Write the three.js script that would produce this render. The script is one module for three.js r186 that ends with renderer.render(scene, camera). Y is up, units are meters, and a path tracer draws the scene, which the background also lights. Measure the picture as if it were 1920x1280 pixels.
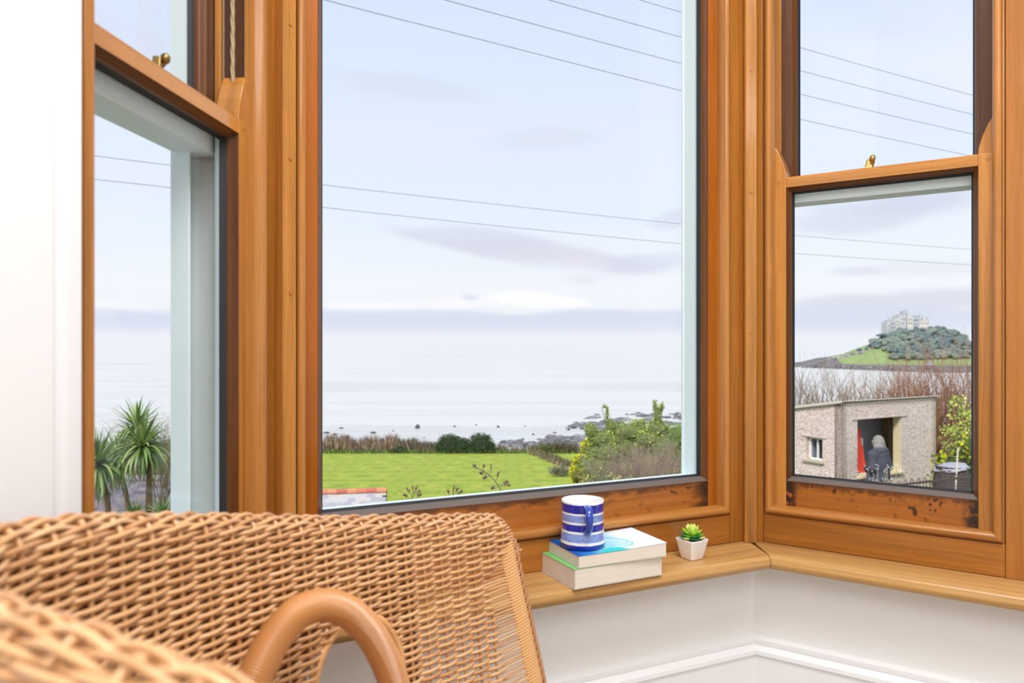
import * as THREE from 'three';
import { RoundedBoxGeometry } from 'three/addons/geometries/RoundedBoxGeometry.js';
import { mergeGeometries, mergeVertices, toCreasedNormals } from 'three/addons/utils/BufferGeometryUtils.js';
import { MarchingCubes } from 'three/addons/objects/MarchingCubes.js';
import { RectAreaLightUniformsLib } from 'three/addons/lights/RectAreaLightUniformsLib.js';

// ---------------------------------------------------------------- camera
const EYE = 1.1, F = 1400;                       // eye height above the bay floor; focal length in pixels of a 1920 x 1280 frame
const scene = new THREE.Scene();
const camera = new THREE.PerspectiveCamera(2 * Math.atan(640 / F) * 180 / Math.PI, 1.5, 0.05, 60000);
camera.position.set(0, EYE, 0);
camera.lookAt(0, EYE, -10);
camera.focus = 2.2;
camera.userData.fStop = 5.8;
const renderer = new THREE.WebGLRenderer({ antialias: true });
renderer.toneMapping = THREE.LinearToneMapping;
renderer.toneMappingExposure = 1.0;
renderer.shadowMap.enabled = true;

// ---------------------------------------------------------------- small helpers
let seed = 20240;
const rnd = () => { seed = (seed + 0x6d2b79f5) | 0; let t = Math.imul(seed ^ (seed >>> 15), 1 | seed); t = (t + Math.imul(t ^ (t >>> 7), 61 | t)) ^ t; return ((t ^ (t >>> 14)) >>> 0) / 4294967296; };
const rr = (a, b) => a + (b - a) * rnd();
const lin1 = (c) => { c /= 255; return c <= 0.04045 ? c / 12.92 : ((c + 0.055) / 1.055) ** 2.4; };
const lin = (r, g, b) => [lin1(r), lin1(g), lin1(b)];
const col = (r, g, b) => new THREE.Color().setRGB(...lin(r, g, b));
const mix = (a, b, t) => a + (b - a) * t;
const sm = (a, b, x) => { const t = Math.min(1, Math.max(0, (x - a) / (b - a))); return t * t * (3 - 2 * t); };
const hash = (x, y) => { let h = Math.imul(x, 374761393) + Math.imul(y, 668265263) | 0; h = Math.imul(h ^ (h >>> 13), 1274126177); return ((h ^ (h >>> 16)) >>> 0) / 4294967296; };
const noise = (x, y) => { const i = Math.floor(x), j = Math.floor(y), fx = x - i, fy = y - j, u = fx * fx * (3 - 2 * fx), v = fy * fy * (3 - 2 * fy); return mix(mix(hash(i, j), hash(i + 1, j), u), mix(hash(i, j + 1), hash(i + 1, j + 1), u), v); };
const fbm = (x, y, o = 5) => { let s = 0, a = 0.5, n = 0; for (let k = 0; k < o; k++) { s += a * noise(x, y); n += a; a *= 0.5; x = x * 2.03 + 17.1; y = y * 2.03 + 9.7; } return s / n; };
const RAD = Math.PI / 180;
const V = (x, y, d) => new THREE.Vector3(x, y + EYE, -d);                        // right, above the eye, ahead
const sight = (px, py, d) => V((px - 960) / F * d, (640 - py) / F * d, d);        // the point at distance d ahead that the photograph shows at (px, py)

// ---------------------------------------------------------------- sky
{
  const W = 2048, H = 1024, data = new Float32Array(W * H * 4);
  const stops = [[0, lin(236, 239, 245)], [4, lin(240, 244, 250)], [9, lin(229, 239, 251)], [15, lin(224, 236, 252)], [25, lin(213, 228, 251)], [45, lin(208, 224, 250)], [90, lin(212, 226, 250)]];
  const where = (px, py) => [Math.atan2(px - 960, F) / RAD, Math.atan2(640 - py, Math.hypot(F, px - 960)) / RAD];
  // soft clouds: centre and half size in pixels of the view, tilt, colour, strength
  const clouds = [
    [905, 448, 190, 20, 0.1, [214, 219, 236], 0.75], [1010, 470, 200, 20, 0.13, [219, 219, 234], 0.8], [1120, 492, 170, 17, 0.13, [222, 222, 236], 0.7], [1215, 490, 130, 22, -0.12, [213, 218, 235], 0.7],
    [1020, 262, 150, 22, -0.04, [219, 224, 240], 0.55], [760, 165, 240, 22, 0.05, [213, 221, 241], 0.5], [1270, 408, 60, 16, -0.15, [212, 218, 236], 0.6],
    [1000, 562, 125, 15, 0.03, [252, 252, 252], 1.0], [860, 566, 80, 10, -0.03, [250, 250, 251], 0.8], [700, 570, 140, 9, -0.02, [249, 250, 251], 0.7], [1065, 566, 60, 11, 0.03, [253, 253, 253], 0.9], [880, 558, 28, 6, 0.1, [214, 222, 236], 0.7],
    [1640, 400, 190, 26, -0.08, [213, 217, 235], 0.75], [1735, 372, 120, 22, -0.1, [210, 215, 234], 0.6], [1560, 385, 90, 14, 0.1, [214, 219, 236], 0.5], [1620, 505, 60, 8, 0, [212, 217, 235], 0.6],
    [1700, 560, 260, 22, -0.03, [214, 216, 232], 0.8], [1600, 610, 220, 30, 0, [224, 226, 236], 0.6], [1760, 500, 120, 14, 0.05, [225, 227, 239], 0.5],
    [250, 330, 120, 30, 0.1, [232, 234, 247], 0.5], [260, 600, 130, 22, 0, [222, 227, 240], 0.7], [200, 575, 90, 12, 0, [246, 248, 251], 0.6], [240, 60, 110, 50, 0.1, [217, 223, 243], 0.6],
  ].map(([px, py, sx, sy, tilt, c, k]) => [...where(px, py), sx / F / RAD * 0.8, sy / F / RAD, tilt, lin(...c), k]);
  for (let row = 0; row < H; row++) {
    const el = ((row + 0.5) / H - 0.5) * 180, e = Math.max(0, el);
    let s = 0; while (s < stops.length - 2 && e > stops[s + 1][0]) s++;
    const t = (e - stops[s][0]) / (stops[s + 1][0] - stops[s][0]);
    for (let c0 = 0; c0 < W; c0++) {
      let az = ((c0 + 0.5) / W - 0.5) * 360 + 90; if (az > 180) az -= 360;          // 0 ahead of the camera, positive to the right
      const rgb = [0, 1, 2].map((c) => mix(stops[s][1][c], stops[s + 1][1][c], Math.min(1, t)));
      const put = (c, k) => { for (let i = 0; i < 3; i++) rgb[i] = mix(rgb[i], c[i], k); };
      const ring = [Math.cos(az * RAD) * 57.3, Math.sin(az * RAD) * 57.3];
      if (el > 0) {
        const n1 = fbm(ring[0] * 0.055 + 40, ring[1] * 0.055 + el * 0.16 + 7, 5), n2 = fbm(ring[0] * 0.03 + 3, ring[1] * 0.03 + el * 0.11 + 90, 5);
        put(lin(216, 223, 241), 0.5 * sm(0.56, 0.76, n1) * sm(2, 6, el) * (1 - 0.4 * sm(30, 60, el)));
        put(lin(240, 244, 250), 0.6 * sm(0.55, 0.75, n2) * sm(3, 6, el));
        const w = (fbm(ring[0] * 0.16 + 5, ring[1] * 0.16 + el * 0.5, 4) - 0.5);
        for (const [ca, ce, sa, se, tilt, c, k] of clouds) {
          let da = az - ca; if (Math.abs(da) > 4 * sa) continue;
          const de = (el - ce + da * tilt + w * se * 1.1) / se; da = (da + w * sa * 0.9) / sa;
          const q = Math.sqrt(da * da + de * de * (de > 0 ? 1 : 0.8));
          if (q < 1.6) put(c, k * (1 - sm(0.45, 1.25, q + (fbm(az * 0.35 + ce, el * 1.3 + ca, 4) - 0.5) * 0.5)));
        }
        const top = 2.35 + 0.5 * (fbm(ring[0] * 0.12, ring[1] * 0.12 + 4, 3) - 0.5) * 2 - 0.3 * sm(12, 30, az);   // the low bank of cloud over the sea
        const bank = (1 - sm(top - 0.32, top + 0.22, el)) * (az > -28 ? 1 : 0.75);
        put([0, 1, 2].map((i) => mix(lin(236, 239, 247)[i], lin(212, 220, 238)[i], sm(0.1, 1.5, el))), 0.86 * bank);
      }
      const o = (row * W + c0) * 4;
      const lift = 1.04 + 0.18 * sm(28, 75, el);                                          // a thin overcast is brighter overhead
      for (let i = 0; i < 3; i++) data[o + i] = rgb[i] * lift;
      data[o + 3] = 1;
    }
  }
  const sky = new THREE.DataTexture(data, W, H, THREE.RGBAFormat, THREE.FloatType);
  sky.mapping = THREE.EquirectangularReflectionMapping; sky.magFilter = THREE.LinearFilter; sky.minFilter = THREE.LinearFilter; sky.needsUpdate = true;
  scene.background = sky; scene.environment = sky;
}

// ---------------------------------------------------------------- sun behind thin cloud, and the added ceiling panels that brighten the room
{
  const sun = new THREE.DirectionalLight(new THREE.Color().setRGB(1, 0.97, 0.92), 3.2);
  const az = -155 * RAD, el = 42 * RAD;
  sun.position.set(Math.sin(az) * Math.cos(el) * 60, Math.sin(el) * 60, -Math.cos(az) * Math.cos(el) * 60);
  sun.shadow.radius = 26; sun.castShadow = true;
  Object.assign(sun.shadow.camera, { left: -30, right: 30, top: 30, bottom: -30, near: 1, far: 200 });
  sun.shadow.mapSize.set(2048, 2048); sun.name = 'sun';
  scene.add(sun, sun.target);
}
const FILL_GLOW = 2.0;                                           // glow on the face of an added fill panel
const FILL_PANELS = [[-0.68, 1.02, 1.0, 0.86, 13], [-1.7, 2.9, 1.8, 1.8, 3.9]];                      // unseen panels added for brightness, in the room's own axes: x along the centre window, z into the room, size and the light it gives

// ---------------------------------------------------------------- naming
const used = new Map();
function numbered(name) { const n = used.get(name) ?? 0; used.set(name, n + 1); return n ? name + '_' + String(n).padStart(3, '0') : name; }
function tag(o, label, category, group, kind) {
  if (label) o.userData.label = label;
  if (category) o.userData.category = category;
  if (group) o.userData.group = group;
  if (kind) o.userData.kind = kind;
  return o;
}
function mesh(name, geo, mat, parent = scene) {
  const g = Array.isArray(geo) ? mergeGeometries(geo.map(plain), false) : geo;
  const m = new THREE.Mesh(g, mat);
  m.name = parent === scene ? numbered(name) : name; m.castShadow = m.receiveShadow = true;
  parent.add(m); return m;
}
function base(name, pos = new THREE.Vector3(), turn = 0, parent = scene) {
  const g = new THREE.Group(); g.name = parent === scene ? numbered(name) : name; g.position.copy(pos); g.rotation.y = turn; parent.add(g); return g;
}
function plain(g) {                                                                  // position, normal and uv only, without an index, so that all pieces merge
  const q = g.index ? g.toNonIndexed() : g.clone();
  for (const k of Object.keys(q.attributes)) if (!['position', 'normal', 'uv'].includes(k)) q.deleteAttribute(k);
  if (!q.attributes.uv) q.setAttribute('uv', new THREE.BufferAttribute(new Float32Array(q.attributes.position.count * 2), 2));
  if (!q.attributes.normal) q.computeVertexNormals();
  return q;
}
const moved = (g, x, y, z) => g.translate(x, y, z);

// ---------------------------------------------------------------- textures and materials
function texture(w, h, f, srgb = true, repeat) {
  const d = new Uint8Array(w * h * 4);
  for (let j = 0; j < h; j++) for (let i = 0; i < w; i++) { const c = f(i / w, j / h), o = (j * w + i) * 4; for (let k = 0; k < 3; k++) d[o + k] = Math.max(0, Math.min(255, c[k])); d[o + 3] = 255; }
  const t = new THREE.DataTexture(d, w, h, THREE.RGBAFormat);
  t.magFilter = THREE.LinearFilter; t.minFilter = THREE.LinearMipmapLinearFilter; t.generateMipmaps = true; t.needsUpdate = true;
  t.wrapS = t.wrapT = THREE.MirroredRepeatWrapping; if (srgb) t.colorSpace = THREE.SRGBColorSpace;
  if (repeat) t.repeat.set(...repeat);
  return t;
}
const grainTone = (u, v) => {
  const bend = (fbm(u * 3, v * 2.2, 3) - 0.5) * 0.1;
  const a = fbm(u * 2.2, (v + bend) * 30, 4), b = fbm(u * 16 + 9, (v + bend) * 150, 3), c = fbm(u * 1.1 + 30, v * 4, 3), pore = noise(u * 60, v * 260);
  return 0.84 + 0.2 * (a - 0.5) + 0.12 * (b - 0.5) + 0.24 * (c - 0.5) - (pore > 0.86 ? 0.05 : 0);
};
const grain = texture(1024, 512, (u, v) => { const k = grainTone(u, v); return [255 * Math.min(1, k * 1.1), 255 * Math.pow(k, 1.15) * 1.1, 255 * Math.pow(k, 1.4) * 1.1]; }, true, [1 / 0.9, 1 / 0.22]);
// the same timber with the black water stains that gather along a bottom rail; v = 0 is the glass side, u = 0 and 1 the two ends
const stained = (s) => texture(1024, 128, (u, v) => {
  let k = grainTone(u * 0.55 + s, v * 0.25 + s);
  const end = Math.min(u, 1 - u), spot = fbm(u * 40 + s * 7, v * 7 + s, 4), big = fbm(u * 9 + s, v * 2 + 3, 4);
  let dark = sm(0.6, 0.74, spot) * sm(0.46, 0.66, big) * 0.75 * (1 - sm(0.2, 0.8, Math.abs(v - 0.4)));
  dark = Math.max(dark, (1 - sm(0, 0.08, end + (big - 0.5) * 0.08)) * sm(0.35, 0.6, spot + 0.1));
  dark = Math.max(dark, (1 - sm(0.0, 0.22, v + (spot - 0.5) * 0.3)) * 0.55);
  const c = [255 * Math.min(1, k * 1.1), 255 * Math.pow(k, 1.15) * 1.1, 255 * Math.pow(k, 1.4) * 1.1];
  return c.map((x, i) => mix(x, [52, 44, 46][i], dark));
});
const P = (color, roughness = 0.6, more = {}) => new THREE.MeshPhysicalMaterial({ color: color.isColor ? color : col(...color), roughness, ...more });
const wood = (r, g, b, rough = 0.34, coat = 0.45) => P(col(r, g, b), rough, { map: grain, specularIntensity: 0.25, clearcoat: coat * 0.75, clearcoatRoughness: 0.14 });
const M = {
  board: wood(176, 113, 46, 0.4, 0.9), bead: wood(188, 127, 62, 0.4, 1), strip: wood(194, 134, 64, 0.4, 1), sash: wood(170, 96, 22, 0.4, 0.9), sashSide: wood(198, 136, 66, 0.42, 1), dark: wood(100, 68, 50, 0.45, 0.5), mould: wood(110, 68, 36, 0.4, 0.5),
  sill: wood(202, 158, 100, 0.42, 0.8), seal: P([30, 30, 34], 0.6), putty: P([104, 92, 86], 0.7),
  white: P([240, 240, 242], 0.55), wall: P([242, 241, 240], 0.75), ceiling: P([246, 245, 243], 0.9), mint: P([222, 236, 237], 0.45), render: P([214, 212, 204], 0.9),
  carpet: P([170, 160, 148], 0.95), brass: P([196, 160, 92], 0.28, { metalness: 0.9 }), oldBrass: P([140, 118, 70], 0.35, { metalness: 0.8 }), rope: P([176, 156, 120], 0.9),
  glass: new THREE.MeshPhysicalMaterial({ color: 0xffffff, roughness: 0.0, transmission: 1, thickness: 0, ior: 1.5, specularIntensity: 0.4 }),
};
M.white.name = 'white_gloss_paint';

// ---------------------------------------------------------------- joinery shapes
// uv in metres with the grain along the longest side
function grainUV(g, axis) {
  const p = g.attributes.position, n = g.attributes.normal, uv = new Float32Array(p.count * 2), o = [rr(0, 5), rr(0, 5)];
  g.computeBoundingBox();
  const s = g.boundingBox.getSize(new THREE.Vector3()).toArray(), long = axis ?? s.indexOf(Math.max(...s));
  for (let i = 0; i < p.count; i++) {
    const q = [p.getX(i), p.getY(i), p.getZ(i)], m = [Math.abs(n.getX(i)), Math.abs(n.getY(i)), Math.abs(n.getZ(i))];
    const rest = [0, 1, 2].filter((k) => k !== long), flat = m[rest[0]] > m[rest[1]] ? rest[1] : rest[0];
    uv[i * 2] = q[long] + o[0]; uv[i * 2 + 1] = q[flat] + o[1] + (flat === rest[0] ? 0 : 0.31);
  }
  g.setAttribute('uv', new THREE.BufferAttribute(uv, 2));
  return g;
}
function box(x0, x1, y0, y1, z0, z1, bevel = 0.0015, axis) {
  const w = x1 - x0, h = y1 - y0, d = z1 - z0, g = new RoundedBoxGeometry(w, h, d, 2, Math.min(bevel, w / 3, h / 3, d / 3));
  return grainUV(plain(g).translate((x0 + x1) / 2, (y0 + y1) / 2, (z0 + z1) / 2), axis);
}
function prism(points, d0, d1, bevel = 0.001) {                                       // an outline in x, y with depth along z
  const s = new THREE.Shape(points.map(([x, y]) => new THREE.Vector2(x, y)));
  const g = new THREE.ExtrudeGeometry(s, { depth: d1 - d0 - 2 * bevel, bevelEnabled: bevel > 0, bevelThickness: bevel, bevelSize: bevel, bevelOffset: -bevel, bevelSegments: 2, curveSegments: 8 });
  return g.translate(0, 0, d0 + bevel);
}
const upright = (points, y0, y1, bevel = 0.001) => grainUV(plain(prism(points.map(([x, z]) => [x, -z]), y0, y1, bevel).rotateX(-Math.PI / 2)), 1);   // a plan outline (x, z) raised from y0 to y1
// the four mitred sides of a rectangular frame; profile: [inset from the rectangle, z]
function ring(x0, x1, y0, y1, profile, smooth = 0.7) {
  const side = (f, flip) => {
    const pos = [], uv = [], o = [rr(0, 5), rr(0, 5)]; let run = 0;
    for (let i = 0; i + 1 < profile.length; i++) {
      const [a, z] = profile[i], [b, w] = profile[i + 1], step = Math.hypot(b - a, w - z);
      const q = [f(a, z, 0), f(b, w, 0), f(b, w, 1), f(a, z, 1)], c = [[q[0][3], run], [q[1][3], run + step], [q[2][3], run + step], [q[3][3], run]];
      for (const k of flip ? [0, 2, 1, 0, 3, 2] : [0, 1, 2, 0, 2, 3]) { pos.push(...q[k].slice(0, 3)); uv.push(c[k][0] + o[0], c[k][1] + o[1]); }
      run += step;
    }
    let g = new THREE.BufferGeometry();
    g.setAttribute('position', new THREE.BufferAttribute(new Float32Array(pos), 3)); g.setAttribute('uv', new THREE.BufferAttribute(new Float32Array(uv), 2));
    g = mergeVertices(g); g.computeVertexNormals();
    return toCreasedNormals(g, smooth);
  };
  return [
    side((a, z, e) => { const x = e ? x1 - a : x0 + a; return [x, y0 + a, z, x]; }, true),           // bottom
    side((a, z, e) => { const y = e ? y1 - a : y0 + a; return [x0 + a, y, z, y]; }, false),            // left
    side((a, z, e) => { const y = e ? y1 - a : y0 + a; return [x1 - a, y, z, y]; }, true),             // right
    side((a, z, e) => { const x = e ? x1 - a : x0 + a; return [x, y1 - a, z, x]; }, false),            // top
  ];
}
const arc = (cx, cz, r, a0, a1, n) => Array.from({ length: n + 1 }, (_, i) => { const a = mix(a0, a1, i / n) * RAD; return [cx + r * Math.cos(a), cz + r * Math.sin(a)]; });
function pane(x0, x1, y0, y1, z) { const g = new THREE.PlaneGeometry(x1 - x0, y1 - y0); return g.translate((x0 + x1) / 2, (y0 + y1) / 2, z); }
function tube(points, r, seg = 40, sides = 8, closed = false) { return new THREE.TubeGeometry(new THREE.CatmullRomCurve3(points, closed, 'centripetal'), seg, r, sides, closed); }
function lathe(profile, seg = 48) { return new THREE.LatheGeometry(profile.map(([r, y]) => new THREE.Vector2(r, y)), seg); }
// a tapering bar between two points, n-sided
function bar(a, b, ra, rb, n = 5) {
  const d = b.clone().sub(a), g = new THREE.CylinderGeometry(rb, ra, d.length(), n, 1, true);
  g.translate(0, d.length() / 2, 0).applyQuaternion(new THREE.Quaternion().setFromUnitVectors(new THREE.Vector3(0, 1, 0), d.normalize())).translate(a.x, a.y, a.z);
  return g;
}

// ---------------------------------------------------------------- where the bay stands
const dir = (deg) => [Math.sin(deg * RAD), Math.cos(deg * RAD)];                        // [right, ahead] of a bearing
const CORNER_R = [0.5343, 1.6733], CORNER_L = [CORNER_R[0] - 1.0198 * dir(64.5)[0], CORNER_R[1] - 1.0198 * dir(64.5)[1]];
const AXES = { 1: [CORNER_L, 4.5], 2: [CORNER_R, 64.5], 3: [CORNER_R, 124.5] };          // origin and bearing of the three windows' own x axes
function bay(n, name) { const [o, deg] = AXES[n]; return base(name, new THREE.Vector3(o[0], EYE, -o[1]), (90 - deg) * RAD); }
const WL = 1.0198, HEAD = 1.2, BOARD_TOP = -0.381, SILL = -0.445, FLOOR = -EYE, CEIL = 1.5;

// the staff bead's section: a quirk, then a half-round nose
const beadProfile = [[0.0, -0.022], [0.0, -0.003], [0.0028, -0.003], [0.0028, 0.001], ...arc(0.0110, 0.001, 0.0082, 180, 0, 8), [0.0192, -0.022]];
const sides4 = ['bottom', 'left', 'right', 'top'];
function frame(parent, name, mat, rect, profile, smooth) { return ring(...rect, profile, smooth).map((g) => mesh(name, g, mat, parent)); }

// one timber window in its own axes: bead rectangle x0..x1 from BOARD_TOP to HEAD
function makeWindow(n, x0, x1, label, o = {}) {
  const w = tag(bay(n, 'window_' + n), label, null, null, 'structure');
  frame(w, 'staff_bead', M.bead, [x0, x1, BOARD_TOP, HEAD], beadProfile);
  const sx0 = x0 + 0.0085, sx1 = x1 - 0.0085, hung = o.meet !== undefined;             // the faces that the sashes slide on
  for (const [a, b] of [[x0 - 0.012, sx0], [sx1, x1 + 0.012]]) { mesh('pulley_stile', box(a, b, BOARD_TOP - 0.03, HEAD + 0.02, -0.060, -0.0225, 0.0008), M.dark, w); mesh('outer_stile', box(a, b, BOARD_TOP - 0.03, HEAD + 0.02, -0.121, -0.0602, 0.0008), M.mint, w); }
  mesh('box_sill', box(x0 - 0.01, x1 + 0.01, BOARD_TOP - 0.04, BOARD_TOP + 0.004, -0.125, -0.0225, 0.0008), M.board, w);
  mesh('head_lining', box(x0 - 0.01, x1 + 0.01, HEAD - 0.006, HEAD + 0.03, -0.125, -0.0225, 0.0008), M.board, w);
  mesh('box_sill', box(x0 - 0.0012, x1 + 0.0012, SILL + 0.0005, BOARD_TOP - 0.001, -0.03, 0.0, 0.0025), M.board, w);     // the board between sill and bead
  const stile = 0.043, railTop = -0.307, face = -0.02;
  const sash = (name, y0, y1, railBottom, railHead, z, mats, withBottomStain) => {
    const s = base(name, new THREE.Vector3(), 0, w), t = 0.037;
    mesh('stile', box(sx0 + 0.001, x0 + stile, y0, y1, z - t, z, 0.0012, 1), mats[0], s);
    mesh('stile', box(x1 - stile, sx1 - 0.001, y0, y1, z - t, z, 0.0012, 1), mats[0], s);
    const rail = box(x0 + stile, x1 - stile, y0, railBottom, z - t, z - 0.0003, 0.0012, 0);
    if (withBottomStain) { const p = rail.attributes.position, uv = rail.attributes.uv; for (let i = 0; i < p.count; i++) uv.setXY(i, (p.getX(i) - x0 - stile) / (x1 - x0 - 2 * stile), (railBottom - p.getY(i)) / (railBottom - y0)); }
    mesh('bottom_rail', rail, withBottomStain ? mats[2] : mats[1], s);
    mesh('top_rail', box(x0 + stile, x1 - stile, railHead, y1, z - t, z - 0.0003, 0.0012, 0), mats[1], s);
    const R = [x0 + stile, x1 - stile, railBottom, railHead];
    ring(...R, [[0, z], [0.0015, z - 0.0035], [0.004, z - 0.006], [0.0075, z - 0.010], [0.0085, z - 0.0155]], 0.9).forEach((g, i) => mesh('moulding', g, i ? mats[3] : M.putty, s));
    frame(s, 'seal', M.seal, R, [[0.0085, z - 0.0155], [0.0095, z - 0.020], [0.0125, z - 0.024]]);
    mesh('glass', pane(R[0] + 0.004, R[1] - 0.004, R[2] + 0.004, R[3] - 0.004, z - 0.0245), M.glass, s);
    frame(s, 'outer_bead', M.mint, R, [[0.0115, z - 0.0255], [0.0105, z - 0.0265], [0.001, z - t - 0.0003], [0, z - t - 0.0003]]);
    return s;
  };
  const rail = P([176, 106, 34], 0.36, { map: stained(n * 3.1), clearcoat: 0.35, clearcoatRoughness: 0.3 });
  if (hung) {
    const lower = sash('lower_sash', BOARD_TOP - 0.002, o.meet, railTop, o.meet - 0.023, face, [M.sashSide, M.sashSide, rail, M.mould], true);
    for (const s of [0, 1]) {                                                           // horns above the meeting rail
      const e = s ? sx1 - 0.001 : sx0 + 0.001, k = s ? -1 : 1, wdt = x0 + stile - sx0 - 0.001;
      const pts = [[0, 0], [wdt, 0], [wdt * 0.98, 0.012], [wdt * 0.8, 0.034], [wdt * 0.5, 0.058], [wdt * 0.24, 0.072], [wdt * 0.1, 0.0745], [0, 0.0745]].map(([x, y]) => [e + k * x, o.meet - 0.001 + y]);
      mesh('horn', grainUV(plain(prism(s ? pts.reverse() : pts, face - 0.037, face - 0.0002, 0.0012)), 1), M.sashSide, lower);
      mesh('peg', new THREE.CylinderGeometry(0.0042, 0.0042, 0.0022, 20).rotateX(Math.PI / 2).translate(e + k * 0.017, o.meet - 0.011, face - 0.0004), M.bead, lower);
    }
    const upper = sash('upper_sash', o.meet - 0.044, HEAD - 0.004, o.meet - 0.010, HEAD - 0.05, -0.0705, [M.dark, M.dark, M.dark, M.mould], false);
    mesh('meeting_rail', box(x0 + 0.02, x1 - 0.02, o.meet - 0.052, o.meet - 0.012, -0.118, -0.0615, 0.002, 0), M.mint, upper);
    for (const [a, b] of [[sx0, sx0 + 0.0125], [sx1 - 0.0125, sx1]]) mesh('parting_bead', box(a, b, BOARD_TOP, HEAD, -0.0695, -0.0600, 0.0015, 1), M.sashSide, w);
    for (const s of o.cords ?? []) {                                                     // sash cord down to the horn
      const x = s ? sx1 - 0.011 : sx0 + 0.011, strands = [];
      for (let k = 0; k < 3; k++) { const pts = []; for (let i = 0; i <= 70; i++) { const a = i * 0.9 + k * 2.094; pts.push(new THREE.Vector3(x + 0.0017 * Math.cos(a), mix(o.meet + 0.06, HEAD - 0.05, i / 70), -0.041 + 0.0017 * Math.sin(a))); } strands.push(new THREE.TubeGeometry(new THREE.CatmullRomCurve3(pts), 210, 0.0019, 6)); }
      mesh('sash_cord', strands, M.rope, w);
    }
    // the cam fastener on the meeting rail
    const f = base('sash_fastener', new THREE.Vector3(mix(x0, x1, o.catch), o.meet, face - 0.02), 0.35, w), bm = o.catchMat;
    mesh('plate', plain(new RoundedBoxGeometry(0.034, 0.003, 0.016, 2, 0.001)).translate(0, 0.0015, 0), bm, f);
    mesh('pivot', lathe([[0, 0.011], [0.004, 0.011], [0.0065, 0.009], [0.007, 0.003], [0.008, 0.0028]], 24), bm, f);
    mesh('lever', [tube([new THREE.Vector3(0, 0.008, 0), new THREE.Vector3(0.004, 0.012, 0.006), new THREE.Vector3(0.003, 0.018, 0.010)], 0.0034, 12, 8), new THREE.SphereGeometry(0.0062, 16, 12).scale(1, 1.15, 1).translate(0.002, 0.0205, 0.0105), plain(new RoundedBoxGeometry(0.009, 0.02, 0.010, 2, 0.002)).rotateZ(-0.25).translate(-0.005, 0.010, 0.002)], bm, f);
  } else {
    const lights = sash('fixed_sash', BOARD_TOP - 0.002, HEAD - 0.004, railTop, HEAD - 0.05, face, [M.sash, M.sash, rail, M.mould], true);
  }
  // painted outer lining of the opening
  const e = x0 + stile + 0.0085, out = -0.122;
  frame(w, 'outer_lining', M.mint, [x0 - 0.012 - (n === 3 ? 0.023 : 0), x1 + 0.012, BOARD_TOP - 0.03, HEAD + 0.03], [[0, -0.0585 - (hung ? 0.053 : 0)], [0.0205 + stile, -0.0585 - (hung ? 0.053 : 0)], [0.0205 + stile, -0.092], [0.0225 + stile, -0.094], [0.0225 + stile, out + (hung ? 0 : 0.022)], [0, out + (hung ? 0 : 0.022)], [-0.03, out]], 0.4);
  mesh('outer_sill', upright([[x0 - 0.05, -0.08], [x1 + 0.05, -0.08], [x1 + 0.05, -0.2], [x0 - 0.05, -0.2]], -0.42, BOARD_TOP + 0.02, 0.004), M.mint, w);
  mesh('outer_sill', box(x0 + 0.01, x1 - 0.01, BOARD_TOP - 0.01, hung ? -0.3085 : -0.3035, -0.105, -0.0595, 0.004, 0), M.mint, w);
  return w;
}
makeWindow(1, -0.505, -0.0605, 'left sash window of the bay, raised meeting rail and sash cord', { meet: 0.338, catch: 0.47, catchMat: M.oldBrass, cords: [1] });
makeWindow(2, -0.9945, -0.060, 'large fixed centre window of the bay looking over the field to the sea');
makeWindow(3, 0.0295, 0.4755, 'right sash window of the bay framing the castle island', { meet: 0.3625, catch: 0.47, catchMat: M.brass });

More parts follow.
